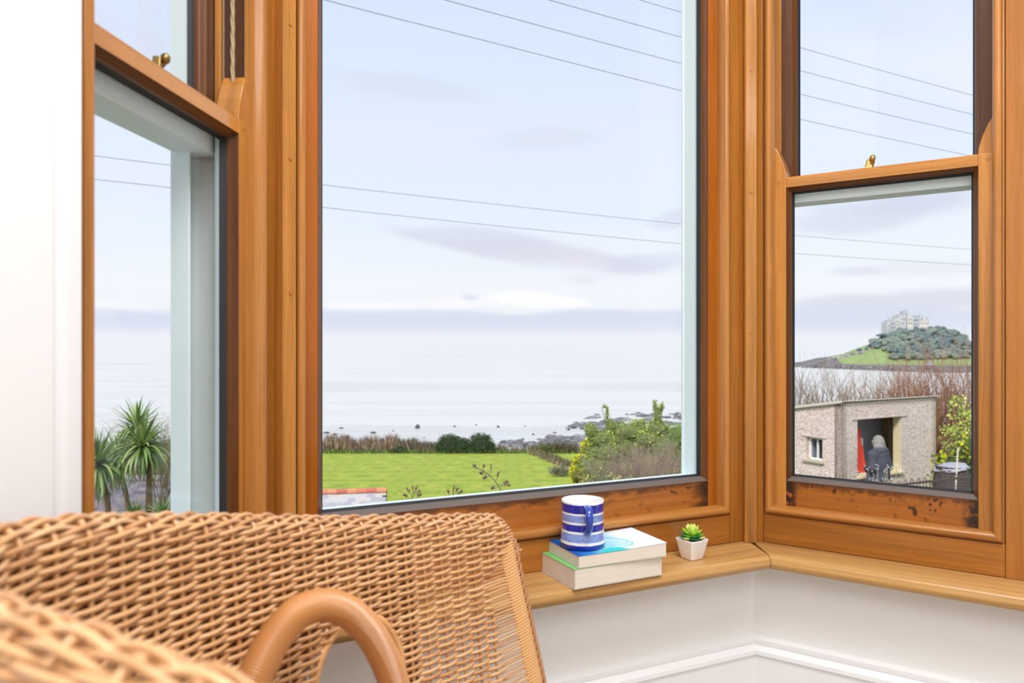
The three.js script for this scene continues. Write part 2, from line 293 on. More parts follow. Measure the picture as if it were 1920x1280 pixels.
// upright boards and moulded cover strips where the windows meet
{
  const cos = Math.cos(60 * RAD), sin = Math.sin(60 * RAD);
  const toC3 = (a, b) => [cos * a - sin * b, sin * a + cos * b];                          // right window's plan axes in the centre window's
  const toC1 = (a, b) => [-WL + cos * a + sin * b, -sin * a + cos * b];
  let k = 0;
  const add = (pts, label, mat, y0 = SILL + 0.0005, y1 = HEAD + 0.05) => { const g = bay(2, 'trim_' + (++k)); tag(g, label, null, null, 'structure'); mesh('board', upright(pts, y0, y1, 0.0012), mat, g); return g; };
  const R = (a, b) => toC3(a, b), L = (a, b) => toC1(a, b);
  add([[-0.0585, 0.0], [-0.0585, -0.022], [0.012, -0.022], [0.0, 0.0]], 'narrow upright board right of the centre window', M.board);
  add([R(0.0, 0.0), R(-0.01, -0.022), R(0.028, -0.022), R(0.028, 0.0)], 'narrow upright board left of the right sash window', M.board);
  add([[-WL, 0.0], [-WL - 0.012, -0.022], [-0.996, -0.022], [-0.996, 0.0]], 'narrow upright board left of the centre window', M.board);
  add([L(-0.059, 0.0), L(-0.059, -0.022), L(0.01, -0.022), L(0.0, 0.0)], 'narrow upright board right of the left sash window', M.board);
  // cover strips standing proud in the two corners
  const strip = (c, a, label) => { const h = 0.0135, d = 0.0165; const q = (x, z) => [c[0] + x * Math.cos(a) - z * Math.sin(a), c[1] + x * Math.sin(a) + z * Math.cos(a)];
    return add([q(-h, -0.01), q(h, -0.01), q(h, d - 0.003), q(h - 0.0025, d), q(-h + 0.0025, d), q(-h, d - 0.003)], label, M.strip); };
  const s1 = strip([-0.0085, 0.006], 30 * RAD, 'flat cover strip standing in the corner between centre and right windows');
  const s2 = strip([-WL + 0.008, 0.006], -30 * RAD, 'flat cover strip standing in the corner between left and centre windows');
  for (const [s, c, a, list] of [[s1, [-0.0085, 0.006], 30, [0.02, 0.33, 0.6]], [s2, [-WL + 0.008, 0.006], -30, [0.08, 0.3, 0.52]]]) for (const y of list) {
    const peg = new THREE.CylinderGeometry(0.0038, 0.0038, 0.002, 18).rotateX(Math.PI / 2).rotateY(-a * RAD).translate(c[0] - 0.0168 * Math.sin(a * RAD), y, c[1] + 0.0168 * Math.cos(a * RAD));
    mesh('peg', peg, M.bead, s);
  }
  // boards at the outer ends
  const e3 = bay(3, 'trim_' + (++k)); tag(e3, 'wide flat board right of the right sash window', null, null, 'structure'); mesh('board', box(0.477, 0.62, SILL + 0.0005, HEAD + 0.05, -0.03, 0.0, 0.0015, 1), M.board, e3);
  const e1 = bay(1, 'trim_' + (++k)); tag(e1, 'narrow board left of the left sash window', null, null, 'structure'); mesh('board', box(-0.53, -0.506, SILL + 0.0005, HEAD + 0.05, -0.03, 0.0, 0.0015, 1), M.board, e1);
  // solid posts behind, painted outside
  const out = -0.15, ro = R(0.0, 0).slice();
  const cornerOut = (p, q) => [p[0], p[1]];
  const post = (pts, label) => { const g = bay(2, 'trim_' + (++k)); tag(g, label, null, null, 'structure'); mesh('post', upright(pts, -0.47, HEAD + 0.05, 0.003), M.mint, g); };
  const xo = 0.15 * Math.tan(30 * RAD);
  post([[-0.06, -0.0235], [0.0, -0.0235], R(0.03, -0.0235), R(0.03, -0.122), R(0, -0.15), [xo, -0.15], [0, -0.15], [-0.06, -0.122]].filter((_, i) => i !== 4 && i !== 6), 'pale painted corner post outside between centre and right windows');
  post([[-0.995, -0.0235], [-WL, -0.0235], L(-0.06, -0.0235), L(-0.06, -0.122), [-WL - xo, -0.15], [-0.995, -0.122]], 'pale painted corner post outside between left and centre windows');
  // sills with rounded noses, meeting in mitres
  const DC = 0.116, DS = 0.105;
  const meetIn = (d2, d3) => { // inner corner of the fronts at the right
    const x = (d2 * cos - d3) / sin; return [x * 1, d2]; };
  const nose = (n, a0, a1, b0, b1, depth, label) => {   // from back edge a0..a1 to front edge b0..b1, swept along x
    const g0 = bay(n, 'trim_' + (++k)); tag(g0, label, null, null, 'structure');
    const prof = [[-0.012, SILL - 0.028], [-0.012, SILL], [depth - 0.012, SILL], ...arc(depth - 0.013, SILL - 0.013, 0.013, 80, 0, 6), ...arc(depth - 0.011, SILL - 0.017, 0.011, 0, -90, 6), [-0.012, SILL - 0.028]];
    const pos = [], uv = []; let run = 0; const X = (z, e) => { const t = (z + 0.012) / (depth + 0.012); return e ? mix(a1, b1, t) : mix(a0, b0, t); };
    for (let i = 0; i + 1 < prof.length; i++) {
      const [z, y] = prof[i], [w, v] = prof[i + 1], st = Math.hypot(w - z, v - y), q = [[X(z, 0), y, z], [X(w, 0), v, w], [X(w, 1), v, w], [X(z, 1), y, z]];
      for (const j of [0, 1, 2, 0, 2, 3]) { pos.push(...q[j]); uv.push(q[j][0], run + (j === 1 || j === 2 ? st : 0) + n * 0.37); }
      run += st;
    }
    let g = new THREE.BufferGeometry(); g.setAttribute('position', new THREE.BufferAttribute(new Float32Array(pos), 3)); g.setAttribute('uv', new THREE.BufferAttribute(new Float32Array(uv), 2));
    g = mergeVertices(g); g.computeVertexNormals(); g = toCreasedNormals(g, 0.6);
    const cap = (e) => { const s = new THREE.Shape(prof.slice(0, -1).map(([z, y]) => new THREE.Vector2(z, y))), c = new THREE.ShapeGeometry(s), p = c.attributes.position; for (let i = 0; i < p.count; i++) { const z = p.getX(i), y = p.getY(i); p.setXYZ(i, X(z, e), y, z); } c.computeVertexNormals(); return c; };
    mesh('sill_board', [g, cap(0), cap(1)], M.sill, g0);
  };
  // joints between the three sills, in each window's own x
  const jr = meetIn(DC, DS);                                                              // in the centre window's axes
  const toR = (p) => cos * p[0] + sin * p[1];
  const jl = [-WL - jr[0], DC];
  nose(2, -WL + 0.004, -0.004, jl[0] + 0.0004, jr[0] - 0.0004, DC, 'long timber sill under the centre window holding the mug and books');
  nose(3, -0.004, 0.62, toR(jr) + 0.0008, 0.62, DS, 'timber sill under the right sash window');
  nose(1, -0.5, 0.004, -0.5, -toR(jr) - 0.0008, DS, 'timber sill under the left sash window behind the wicker chair');
  // walls below, and their skirting with a moulded top
  const wall = (n, x0, x1, side, label) => {
    const g = bay(n, 'wall_' + side); tag(g, label, null, null, 'structure');
    mesh('plaster', upright([[x0[0], 0.02], [x1[0], 0.02], [x1[1], -0.16], [x0[1], -0.16]], FLOOR, SILL - 0.0275, 0), M.wall, g);
    const h = bay(n, 'wall_' + side + '_above'); tag(h, label.replace('below', 'above'), null, null, 'structure');
    mesh('plaster', upright([[x0[0], 0.0], [x1[0], 0.0], [x1[1], -0.16], [x0[1], -0.16]], HEAD + 0.03, CEIL, 0), M.wall, h);
  };
  const t20 = 0.02 * Math.tan(30 * RAD), t16 = 0.16 * Math.tan(30 * RAD);
  wall(2, [-WL + t20, -WL - t16], [-t20, t16], 'centre', 'white wall below the centre window sill');
  wall(3, [t20, -t16], [0.62, 0.62], 'right', 'white wall below the right window sill');
  wall(1, [-0.51, -0.51], [-t20, t16], 'left', 'white wall below the left window sill');
  const skirt = (n, x0, x1, m0, m1, side) => {
    const g0 = bay(n, 'baseboard_' + side); tag(g0, 'tall white skirting board with a moulded top below the ' + side + ' window', null, null, 'structure');
    const T = -0.645, prof = [[0.02, T], [0.024, T - 0.001], ...arc(0.024, T - 0.010, 0.009, 90, -30, 6), [0.030, T - 0.018], [0.034, T - 0.022], [0.041, T - 0.027], [0.0425, T - 0.033], [0.042, T - 0.036], [0.038, T - 0.038], [0.038, FLOOR]];
    const pos = []; const X = (z, e) => (e ? x1 - m1 * z : x0 + m0 * z);
    for (let i = 0; i + 1 < prof.length; i++) { const [z, y] = prof[i], [w, v] = prof[i + 1], q = [[X(z, 0), y, z], [X(w, 0), v, w], [X(w, 1), v, w], [X(z, 1), y, z]]; for (const j of [0, 1, 2, 0, 2, 3]) pos.push(...q[j]); }
    let g = new THREE.BufferGeometry(); g.setAttribute('position', new THREE.BufferAttribute(new Float32Array(pos), 3)); g = mergeVertices(g); g.computeVertexNormals();
    mesh('moulded_board', plain(toCreasedNormals(g, 0.7)), M.white, g0);
  };
  const t = Math.tan(30 * RAD);
  skirt(2, -WL, 0, t, t, 'centre'); skirt(3, 0, 0.62, t, 0, 'right'); skirt(1, -0.51, 0, 0, t, 'left');
}

// ---------------------------------------------------------------- the room behind the bay
{
  const Z = 0.823, XL = -WL - 0.475, XR = 0.31;                                           // line of the wall that the bay opens from
  const room = (name, label, g, mat, y = 0) => { const o = bay(2, name); tag(o, label, null, null, 'structure'); mesh('surface', g, mat, o); return o; };
  const B = (x0, x1, y0, y1, z0, z1) => plain(new THREE.BoxGeometry(x1 - x0, y1 - y0, z1 - z0)).translate((x0 + x1) / 2, (y0 + y1) / 2, (z0 + z1) / 2);
  room('floor', 'beige carpeted floor', B(-3.1, 2.1, FLOOR - 0.15, FLOOR, -0.16, 4.6), M.carpet);
  room('ceiling', 'white ceiling', B(-3.1, 2.1, CEIL, CEIL + 0.15, -0.4, 4.6), M.ceiling);
  room('wall_back', 'white wall behind the camera', B(-3.1, 2.1, FLOOR, CEIL, 4.5, 4.65), M.wall);
  room('wall_side', 'white side wall of the room', B(-3.15, -3.0, FLOOR, CEIL, Z - 0.2, 4.6), M.wall);
  room('wall_far', 'white opposite side wall of the room', B(2.0, 2.15, FLOOR, CEIL, 0.5, 4.6), M.wall);
  room('wall_front', 'white wall left of the bay', B(-3.1, XL + 0.02, FLOOR, CEIL, Z - 0.22, Z), M.wall);
  room('wall_front_right', 'white wall right of the bay', B(XR - 0.02, 2.1, FLOOR, CEIL, 0.55, 0.75), M.wall);
  // white pier that carries the wall on from the left window, with a moulded edge
  const A = bay(1, 'wall_pier'); tag(A, 'white moulded pier left of the left sash window', null, null, 'structure');
  const pts = [[-0.95, -0.16], [-0.5065, -0.16], [-0.5065, 0.004], [-0.509, 0.0075], [-0.5145, 0.008], [-0.53, 0.008], [-0.534, 0.007], [-0.538, 0.003], [-0.545, 0.002], [-0.5485, 0.005], [-0.552, 0.011], [-0.557, 0.013], [-0.62, 0.013], [-0.95, 0.013]].reverse();
  mesh('plaster', upright(pts, FLOOR, CEIL, 0), M.white, A);
  // unseen ceiling panels, added to fill the room with light
  RectAreaLightUniformsLib.init();
  const glow = new THREE.MeshStandardMaterial({ color: 0xffffff, emissive: new THREE.Color().setRGB(1, 0.99, 0.985), emissiveIntensity: FILL_GLOW, roughness: 0.9 });
  FILL_PANELS.forEach(([x, z, w, d, light], i) => {
    const t = bay(2, numbered('fill_panel')); tag(t, i ? 'large unseen fill light panel added deeper in the room' : 'smaller unseen fill light panel added above the bay', 'light', null);
    frame(t, 'fill_panel_frame', M.white, [0, 1, 0, 1].map((v, q) => [x - w / 2, x + w / 2, z - d / 2, z + d / 2][q]), [[0, 0], [0, 0.03], [0.015, 0.03], [0.018, 0.024]]).forEach((m) => { m.geometry.applyMatrix4(new THREE.Matrix4().set(1, 0, 0, 0, 0, 0, -1, CEIL, 0, 1, 0, 0, 0, 0, 0, 1)); });
    mesh('fill_panel_face', new THREE.PlaneGeometry(w - 0.034, d - 0.034).rotateX(Math.PI / 2).translate(x, CEIL - 0.024, z), glow, t);
    const L = new THREE.RectAreaLight(new THREE.Color().setRGB(1, 0.99, 0.985), light, w - 0.04, d - 0.04); L.name = 'fill_panel_light';
    L.position.set(x, CEIL - 0.03, z); L.rotation.x = -Math.PI / 2; t.add(L);
  });
}

// ---------------------------------------------------------------- things on the sill
const toLocal = (az) => (90 - az) * RAD;
// two paperbacks
const pageTex = texture(256, 256, (u, v) => { const k = 0.93 + 0.07 * noise(u * 3, v * 150) - 0.05 * (noise(u * 8 + 3, v * 90) > 0.82 ? 1 : 0); return [255 * k, 252 * k, 246 * k]; });
const pages = P([236, 228, 218], 0.85, { map: pageTex });
function makeBook(label, az, x, d, y, L, W, T, coverMat, edgeMat, curl) {
  const b = tag(base('paperback_book', V(x, y, d), toLocal(az)), label, 'book');
  const block = new THREE.BoxGeometry(L - 0.002, T - 0.0024, W - 0.001, 30, 3, 20); block.translate(L / 2, T / 2, -W / 2);
  const warp = (g) => { const p = g.attributes.position; for (let i = 0; i < p.count; i++) { const u = p.getX(i) / L, h = p.getY(i) / T; p.setY(i, p.getY(i) + h * curl * (u * u * 1.0 - 0.12 + 0.25 * (u - 0.5) * (p.getZ(i) / -W))); } g.computeVertexNormals(); return g; };
  const uvp = plain(block), p = uvp.attributes.position, uv = uvp.attributes.uv; for (let i = 0; i < p.count; i++) uv.setXY(i, (p.getX(i) + p.getZ(i)) * 4, p.getY(i) / T);
  mesh('pages', warp(uvp), pages, b);
  const sheet = (y0, name, mat) => { const g = new THREE.BoxGeometry(L, 0.0005, W, 30, 1, 20).translate(L / 2, y0, -W / 2); const q = g.attributes.position, t = g.attributes.uv; for (let i = 0; i < q.count; i++) t.setXY(i, q.getX(i) / L, -q.getZ(i) / W); mesh(name, warp(g), mat, b); };
  sheet(T - 0.00025, 'front_cover', coverMat); sheet(0.0003, 'back_cover', edgeMat);
  const sp = new THREE.BoxGeometry(L, T, 0.0006, 30, 4, 1).translate(L / 2, T / 2, -W); mesh('spine', warp(sp), edgeMat, b);
  return b;
}
const seaArt = texture(512, 340, (u, v) => {                                           // pale cover with a blue and turquoise wash and a wave outline; u along the front edge
  const n = fbm(u * 5, v * 5, 4), m = fbm(u * 14 + 4, v * 14, 4);
  let c = [238, 246, 254];
  const put = (q, k) => { c = c.map((x, i) => mix(x, q[i], k)); };
  put([140, 208, 240], 0.75 * (1 - sm(0.5, 0.66, u + (n - 0.5) * 0.25)));
  put([36, 128, 208], 0.9 * (1 - sm(0.16, 0.34, u + (n - 0.5) * 0.2)));
  put([40, 200, 196], 0.85 * (1 - sm(0.1, 0.22, Math.hypot((u - 0.4) * 1.1, v * 0.9) + (m - 0.5) * 0.1)));
  put([28, 76, 170], 0.8 * (1 - sm(0.02, 0.1, u + (m - 0.5) * 0.1)));
  const e = Math.hypot((u - 0.57) / 0.15, (v - 0.42 + (u - 0.57) * 0.7) / 0.25);
  put([168, 220, 242], 0.8 * (1 - sm(0.7, 1.0, e + (n - 0.5) * 0.5)));
  put([96, 196, 222], 0.85 * (1 - sm(0.02, 0.11, Math.abs(e - 0.95 + (m - 0.5) * 0.3))) * sm(0.4, 0.48, u));
  put([240, 250, 255], 0.6 * sm(0.55, 0.7, m) * (1 - sm(0.4, 0.9, e)));
  put([150, 190, 232], 0.55 * (1 - sm(0.0, 0.015, Math.abs(v - 0.86 + 0.05 * Math.sin(u * 26)))) * sm(0.56, 0.6, u) * (1 - sm(0.72, 0.76, u)));
  put([184, 196, 214], 0.5 * (1 - sm(0.0, 0.012, Math.abs(v - 0.6 + 0.06 * Math.sin(u * 40)))) * sm(0.66, 0.7, u) * (1 - sm(0.8, 0.86, u)));
  return c;
});
const coverSea = P([255, 255, 255], 0.6, { map: seaArt, specularIntensity: 0.4 }), coverGreen = P([120, 196, 110], 0.4), coverPale = P([232, 228, 224], 0.4);
makeBook('thick cream paged paperback with a green cover, lower of the two on the sill', 63.65, 0.1122, 1.337, SILL + 0.0004, 0.1945, 0.131, 0.036, coverGreen, coverPale, 0);
makeBook('thinner paperback with a pale blue sea cover, lying under the striped mug', 66.4, 0.1197, 1.3425, SILL + 0.0370, 0.190, 0.125, 0.0225, coverSea, coverPale, 0.0045);
// striped mug
{
  const m = tag(base('mug', V(0.1335, SILL + 0.0598, 1.411), 0), 'blue and white striped mug standing on the books', 'mug');
  const H = 0.0875, hoops = [[0.0, 0.0095, 0], [0.0148, 0.0297, 1], [0.0338, 0.0466, 0], [0.0506, 0.0638, 1], [0.0674, 0.0832, 0]];
  const art = texture(512, 512, (u, v) => {
    const y = v * H + (fbm(u * 24, v * 3, 3) - 0.5) * 0.0009; let c = [246, 246, 246];
    for (const [a, b, k] of hoops) { const q = sm(a - 0.0004, a + 0.0004, y) * (1 - sm(b - 0.0004, b + 0.0004, y)), n = fbm(u * 26 + k * 5, v * 22, 4); const ink = k ? [mix(92, 164, n), mix(124, 184, n), mix(204, 234, n)] : [mix(14, 40, n), mix(26, 60, n), mix(136, 190, n)]; c = c.map((x, i) => mix(x, ink[i], q)); }
    return c;
  });
  const glaze = P([255, 255, 255], 0.12, { map: art, clearcoat: 0.8, clearcoatRoughness: 0.05 }), white = P([248, 247, 245], 0.14, { clearcoat: 0.8, clearcoatRoughness: 0.05 });
  const prof = [[0, 0.0015], [0.036, 0.0015], [0.0385, 0.0], [0.0405, 0.0008], [0.0422, 0.004], [0.0426, 0.009], [0.0422, 0.014], [0.0410, 0.021], [0.0400, 0.028], [0.0395, 0.036], [0.0394, 0.05], [0.0396, 0.065], [0.0400, 0.08], [0.0401, 0.085], [0.0398, 0.0868]];
  const g = lathe(prof, 72), p = g.attributes.position, uv = g.attributes.uv; for (let i = 0; i < p.count; i++) uv.setY(i, p.getY(i) / H);
  mesh('body', g, glaze, m);
  mesh('inside', lathe([[0.0398, 0.0868], [0.0388, 0.0876], [0.0376, 0.0868], [0.0372, 0.082], [0.0368, 0.05], [0.0365, 0.02], [0.032, 0.010], [0, 0.009]], 64), white, m);
  const path = [[0.036, 0.0795], [0.046, 0.0805], [0.0565, 0.0785], [0.0635, 0.071], [0.0645, 0.060], [0.0605, 0.048], [0.052, 0.039], [0.0445, 0.0345], [0.036, 0.033]].map(([z, y]) => new THREE.Vector3(0, y, z));
  const h = tube(path, 0.0052, 60, 16), hp = h.attributes.position; for (let i = 0; i < hp.count; i++) hp.setX(i, hp.getX(i) * 1.32); h.computeVertexNormals();
  const hm = P([255, 255, 255], 0.12, { map: texture(64, 256, (u, v) => { const n = fbm(v * 8, u * 9, 3); return [mix(20, 46, n), mix(44, 92, n), mix(140, 196, n)]; }), clearcoat: 0.8, clearcoatRoughness: 0.05 });
  const handle = mesh('handle', h, hm, m); handle.rotation.y = 0.10;
}
// succulent in a square white pot
{
  const s = tag(base('potted_succulent', V(0.3695, SILL + 0.0003, 1.5335), toLocal(57)), 'small green succulent in a square white pot on the sill', 'plant');
  const outline = (h) => { const r = h * 0.22, o = []; for (const [cx, cz, a0] of [[1, 1, 0], [-1, 1, 90], [-1, -1, 180], [1, -1, 270]]) for (let i = 0; i <= 6; i++) { const a = (a0 + 90 * i / 6) * RAD; o.push([cx * (h - r) + r * Math.cos(a), cz * (h - r) + r * Math.sin(a)]); } return o; };
  const levels = [[0.0001, 0.0008], [0.0150, 0.0], [0.0166, 0.0016], [0.0246, 0.0388], [0.0250, 0.0400], [0.0246, 0.0406], [0.0226, 0.0406], [0.0220, 0.0396], [0.0208, 0.034], [0.0001, 0.034]];
  const pos = [], rows = levels.map(([h, y]) => outline(h).map(([x, z]) => [x, y, z]));
  for (let k = 0; k + 1 < rows.length; k++) for (let i = 0; i < rows[k].length; i++) { const j = (i + 1) % rows[k].length; for (const q of [rows[k][i], rows[k + 1][i], rows[k + 1][j], rows[k][i], rows[k + 1][j], rows[k][j]]) pos.push(...q); }
  let g = new THREE.BufferGeometry(); g.setAttribute('position', new THREE.BufferAttribute(new Float32Array(pos), 3)); g = mergeVertices(g); g.computeVertexNormals();
  mesh('pot', plain(toCreasedNormals(g, 0.6)), P([250, 250, 252], 0.22, { clearcoat: 0.5 }), s);
  mesh('soil', new THREE.CylinderGeometry(0.021, 0.020, 0.003, 4).rotateY(Math.PI / 4).translate(0, 0.0375, 0), P([96, 74, 56], 0.95), s);
  const leaf = (L, W, up) => { const q = new THREE.SphereGeometry(1, 14, 12), p = q.attributes.position; for (let i = 0; i < p.count; i++) { const t = (p.getZ(i) + 1) / 2, w = Math.sin(Math.pow(t, 0.75) * Math.PI * 0.93 + 0.15); const x = p.getX(i), y = p.getY(i), r = Math.hypot(x, y) || 1; p.setXYZ(i, x / r * W * Math.max(0.02, w) * Math.min(1, r * 1.5), y / r * W * 0.36 * Math.max(0.03, w) * Math.min(1, r * 1.5) + up * L * t * t, t * L); } q.computeVertexNormals(); return q; };
  const tones = [P([206, 226, 110], 0.35, { clearcoat: 0.3 }), P([164, 212, 50], 0.35, { clearcoat: 0.3 }), P([84, 164, 56], 0.38, { clearcoat: 0.3 }), P([36, 112, 66], 0.4, { clearcoat: 0.3 })];
  const rings = [[5, 0.0225, 0.0066, 68, 0.004, 0, 0.2], [6, 0.026, 0.0072, 52, 0.003, 0, 0.1], [7, 0.026, 0.0076, 30, 0.001, 1, 0.1], [8, 0.0275, 0.0076, 12, -0.001, 2, 0.12], [8, 0.028, 0.0074, 0, -0.003, 3, 0.15]];
  rings.forEach(([n, L, W, lift, y, tone, up], k) => { const q = leaf(L, W, up); for (let i = 0; i < n; i++) { const m = mesh('leaf', q, tones[(tone + (i % 3 === 2 && k > 2 ? 1 : 0)) % 4], s); m.position.set(0, 0.044 + y, 0); m.rotation.set(-lift * RAD, (i + k * 0.5) / n * 2 * Math.PI + k * 0.4, 0, 'YXZ'); } });
}

// ---------------------------------------------------------------- wicker armchair
{
  const chair = tag(base('wicker_armchair'), 'honey coloured wicker armchair with a rolled back and a cane wrapped arm loop', 'chair');
  // plan of the woven wall from the near arm round the back to the far arm: right, ahead, height of its top below the eye
  const plan = [[0.06, 0.262, -0.185], [-0.02, 0.275, -0.147], [-0.109, 0.298, -0.129], [-0.17, 0.320, -0.120], [-0.25, 0.365, -0.118], [-0.318, 0.435, -0.119], [-0.341, 0.505, -0.1285], [-0.325, 0.585, -0.1395], [-0.295, 0.67, -0.1585], [-0.25, 0.765, -0.182], [-0.195, 0.855, -0.2055], [-0.1, 0.98, -0.2335], [-0.035, 1.058, -0.2495], [0.003, 1.1, -0.2605], [0.06, 1.16, -0.28], [0.16, 1.26, -0.31]];
  const curve = new THREE.CatmullRomCurve3(plan.map(([x, d]) => new THREE.Vector3(x, 0, d)), false, 'centripetal'); curve.arcLengthDivisions = 800;
  const N = 1200, table = []; { const LEN = curve.getLength(); for (let i = 0; i <= N; i++) { const p = curve.getPointAt(i / N), t = curve.getTangentAt(i / N), ut = curve.getUtoTmapping(i / N) * (plan.length - 1), k = Math.min(plan.length - 2, Math.floor(ut)), f = ut - k; table.push({ s: i / N * LEN, x: p.x, d: p.z, tx: t.x, td: t.z, top: mix(plan[k][2], plan[k + 1][2], f) }); } table.len = LEN; }
  for (let pass = 0; pass < 12; pass++) { const q = table.map((a) => a.top); for (let i = 4; i < N - 3; i++) { let a = 0; for (let j = -4; j <= 4; j++) a += q[i + j]; table[i].top = a / 9; } }
  const at = (s) => { const q = Math.max(0, Math.min(N - 1e-6, s / table.len * N)), i = Math.floor(q), f = q - i, a = table[i], b = table[i + 1]; return { x: mix(a.x, b.x, f), d: mix(a.d, b.d, f), tx: mix(a.tx, b.tx, f), td: mix(a.td, b.td, f), top: mix(a.top, b.top, f) }; };
  const sOf = (test) => table.find(test).s;
  const sEdge = sOf((a) => a.d > 1.09 && a.x > 0), sBack = sOf((a) => a.x < -0.33);
  const R0 = 0.017, topEdge = at(sEdge).top;
  const top = (s) => at(s).top - 0.03 * sm(0.02, -0.012, sEdge - s) - (s > sEdge - 0.012 ? 0.0 : 0);
  const surf = (s, v) => {                                                               // v runs up the inside, over the rolled top and down behind
    const a = at(s), ox = -a.td, od = a.tx, T = top(s) - R0; let out = 0, y = v, nx = -ox, ny = 0, nd = -od;
    if (v > T) { const th = Math.min(Math.PI, (v - T) / R0); out = R0 * (1 - Math.cos(th)); y = T + R0 * Math.sin(th) - Math.max(0, v - T - Math.PI * R0); nx = -ox * Math.cos(th); nd = -od * Math.cos(th); ny = Math.sin(th); }
    const lean = 0.10 * Math.max(0, Math.min(0.3, v + 0.5)) ;
    return { p: V(a.x + ox * (out + lean - 0.03), y, a.d + od * (out + lean - 0.03)), n: new THREE.Vector3(nx, ny, -nd), t: new THREE.Vector3(a.tx, 0, -a.td) };
  };
  const follow = (s) => (s < sBack ? (at(s).top - at(sBack).top) : 0);
  // hole under the arm loop
  const holeA = sOf((a) => a.d > 0.7 && a.x / a.d > (562 - 960) / F), holeB = sOf((a) => a.d > 0.7 && a.x / a.d > (733 - 960) / F), hole0 = (holeA + holeB) / 2, holeW = (holeB - holeA) / 2, holeTop = -0.315, holeH = 0.085;
  const holeHalf = (v) => (v > holeTop ? 0 : v < holeTop - holeH ? holeW : holeW * Math.sqrt(1 - ((v - holeTop + holeH) / holeH) ** 2));
  // an elliptical strand along a list of { p, n } stations
  const strand = (st, rn, rt, sides = 6) => {
    const pos = [], idx = [], n = st.length, a = new THREE.Vector3(), b = new THREE.Vector3(), c = new THREE.Vector3();
    for (let i = 0; i < n; i++) {
      a.subVectors(st[Math.min(n - 1, i + 1)].p, st[Math.max(0, i - 1)].p).normalize(); b.crossVectors(a, st[i].n).normalize(); c.crossVectors(b, a);
      for (let k = 0; k < sides; k++) { const w = k / sides * 2 * Math.PI, h = st[i].k ?? 1, q = Math.cos(w) * rn * h, r = Math.sin(w) * rt * h; pos.push(st[i].p.x + c.x * q + b.x * r, st[i].p.y + c.y * q + b.y * r, st[i].p.z + c.z * q + b.z * r); }
      if (i) for (let k = 0; k < sides; k++) { const k1 = (k + 1) % sides, o = (i - 1) * sides, p = i * sides; idx.push(o + k, o + k1, p + k1, o + k, p + k1, p + k); }
    }
    const g = new THREE.BufferGeometry(); g.setAttribute('position', new THREE.BufferAttribute(new Float32Array(pos), 3)); g.setIndex(idx); g.computeVertexNormals(); return g;
  };
  const cane = (r, g, b) => P(col(r, g, b), 0.45, { clearcoat: 0.9, clearcoatRoughness: 0.22 });
  const canes = [cane(214, 164, 112), cane(204, 150, 98), cane(222, 176, 126), cane(196, 142, 90), cane(216, 166, 112), cane(208, 158, 106)];
  const GAP = 0.031, PITCH = 0.0045, edgeAt = (v) => sEdge - 0.085 + 0.20 * Math.max(0, topEdge - v) + 0.062 * sm(topEdge - 0.075, topEdge - 0.03, v), ladder = 0.040, bottom = -0.545;
  const wall = base('woven_wall', new THREE.Vector3(), 0, chair);
  // upright stakes
  const stakeS = []; for (let s = 0.02; s < table.len - 0.02; s += GAP) stakeS.push(s);
  for (const s of stakeS) {
    let run = []; const flush = () => { if (run.length > 2) mesh('stake', strand(run, 0.0024, 0.0024), canes[Math.floor(rnd() * 6)], wall); run = []; };
    for (let v = bottom; v < top(s) + R0 * 1.6; v += 0.006) { if (s > edgeAt(v) || Math.abs(s - hole0) < holeHalf(v)) { flush(); continue; } run.push(surf(s, v)); }
    flush();
  }
  // weavers
  let row = 0;
  for (let v0 = -0.085; v0 > bottom; v0 -= PITCH, row++) {
    let run = []; const geos = []; const flush = () => { if (run.length > 3) geos.push(strand(run, 0.0020, 0.00228)); run = []; };
    const step = GAP / 6, jitter = rr(-0.0003, 0.0003);
    for (let s = 0.012; s < table.len - 0.01; s += step) {
      const v = v0 + follow(s) + jitter + 0.0005 * Math.sin(s * 37 + row * 1.7), T = top(s), limit = edgeAt(v);
      const over = v - (T - R0);
      if (over > R0 * Math.PI + 0.02 || s > limit + mix(ladder + 0.004, 0.016, sm(topEdge - 0.05, topEdge - 0.03, v)) || Math.abs(s - hole0) < holeHalf(v)) { flush(); continue; }
      const q = surf(s, v), k = (s - 0.02) / GAP, amp = s > limit ? 0.0003 : 0.0036; q.k = 1 - 0.42 * sm(limit - 0.006, limit + 0.004, s);
      q.p.addScaledVector(q.n, amp * Math.cos(Math.PI * k) * (row % 2 ? 1 : -1));
      run.push(q);
    }
    flush();
    { const tone = canes[Math.floor(rnd() * 6)]; for (const g of geos) mesh('weaver', g, tone, wall); }
  }
  // closely packed inner layer behind the back, which keeps the light out of the weave
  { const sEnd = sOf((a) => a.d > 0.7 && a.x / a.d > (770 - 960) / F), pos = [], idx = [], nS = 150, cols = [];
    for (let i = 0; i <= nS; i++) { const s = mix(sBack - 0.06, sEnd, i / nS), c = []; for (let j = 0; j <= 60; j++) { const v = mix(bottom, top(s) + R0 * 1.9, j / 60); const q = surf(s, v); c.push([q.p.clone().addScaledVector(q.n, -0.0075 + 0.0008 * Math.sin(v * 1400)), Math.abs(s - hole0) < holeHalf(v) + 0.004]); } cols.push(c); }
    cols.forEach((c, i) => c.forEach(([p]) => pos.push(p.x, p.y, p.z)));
    for (let i = 0; i < nS; i++) for (let j = 0; j < 60; j++) { if (cols[i][j][1] || cols[i + 1][j][1] || cols[i][j + 1][1] || cols[i + 1][j + 1][1]) continue; const a = i * 61 + j; idx.push(a, a + 61, a + 1, a + 1, a + 61, a + 62); }
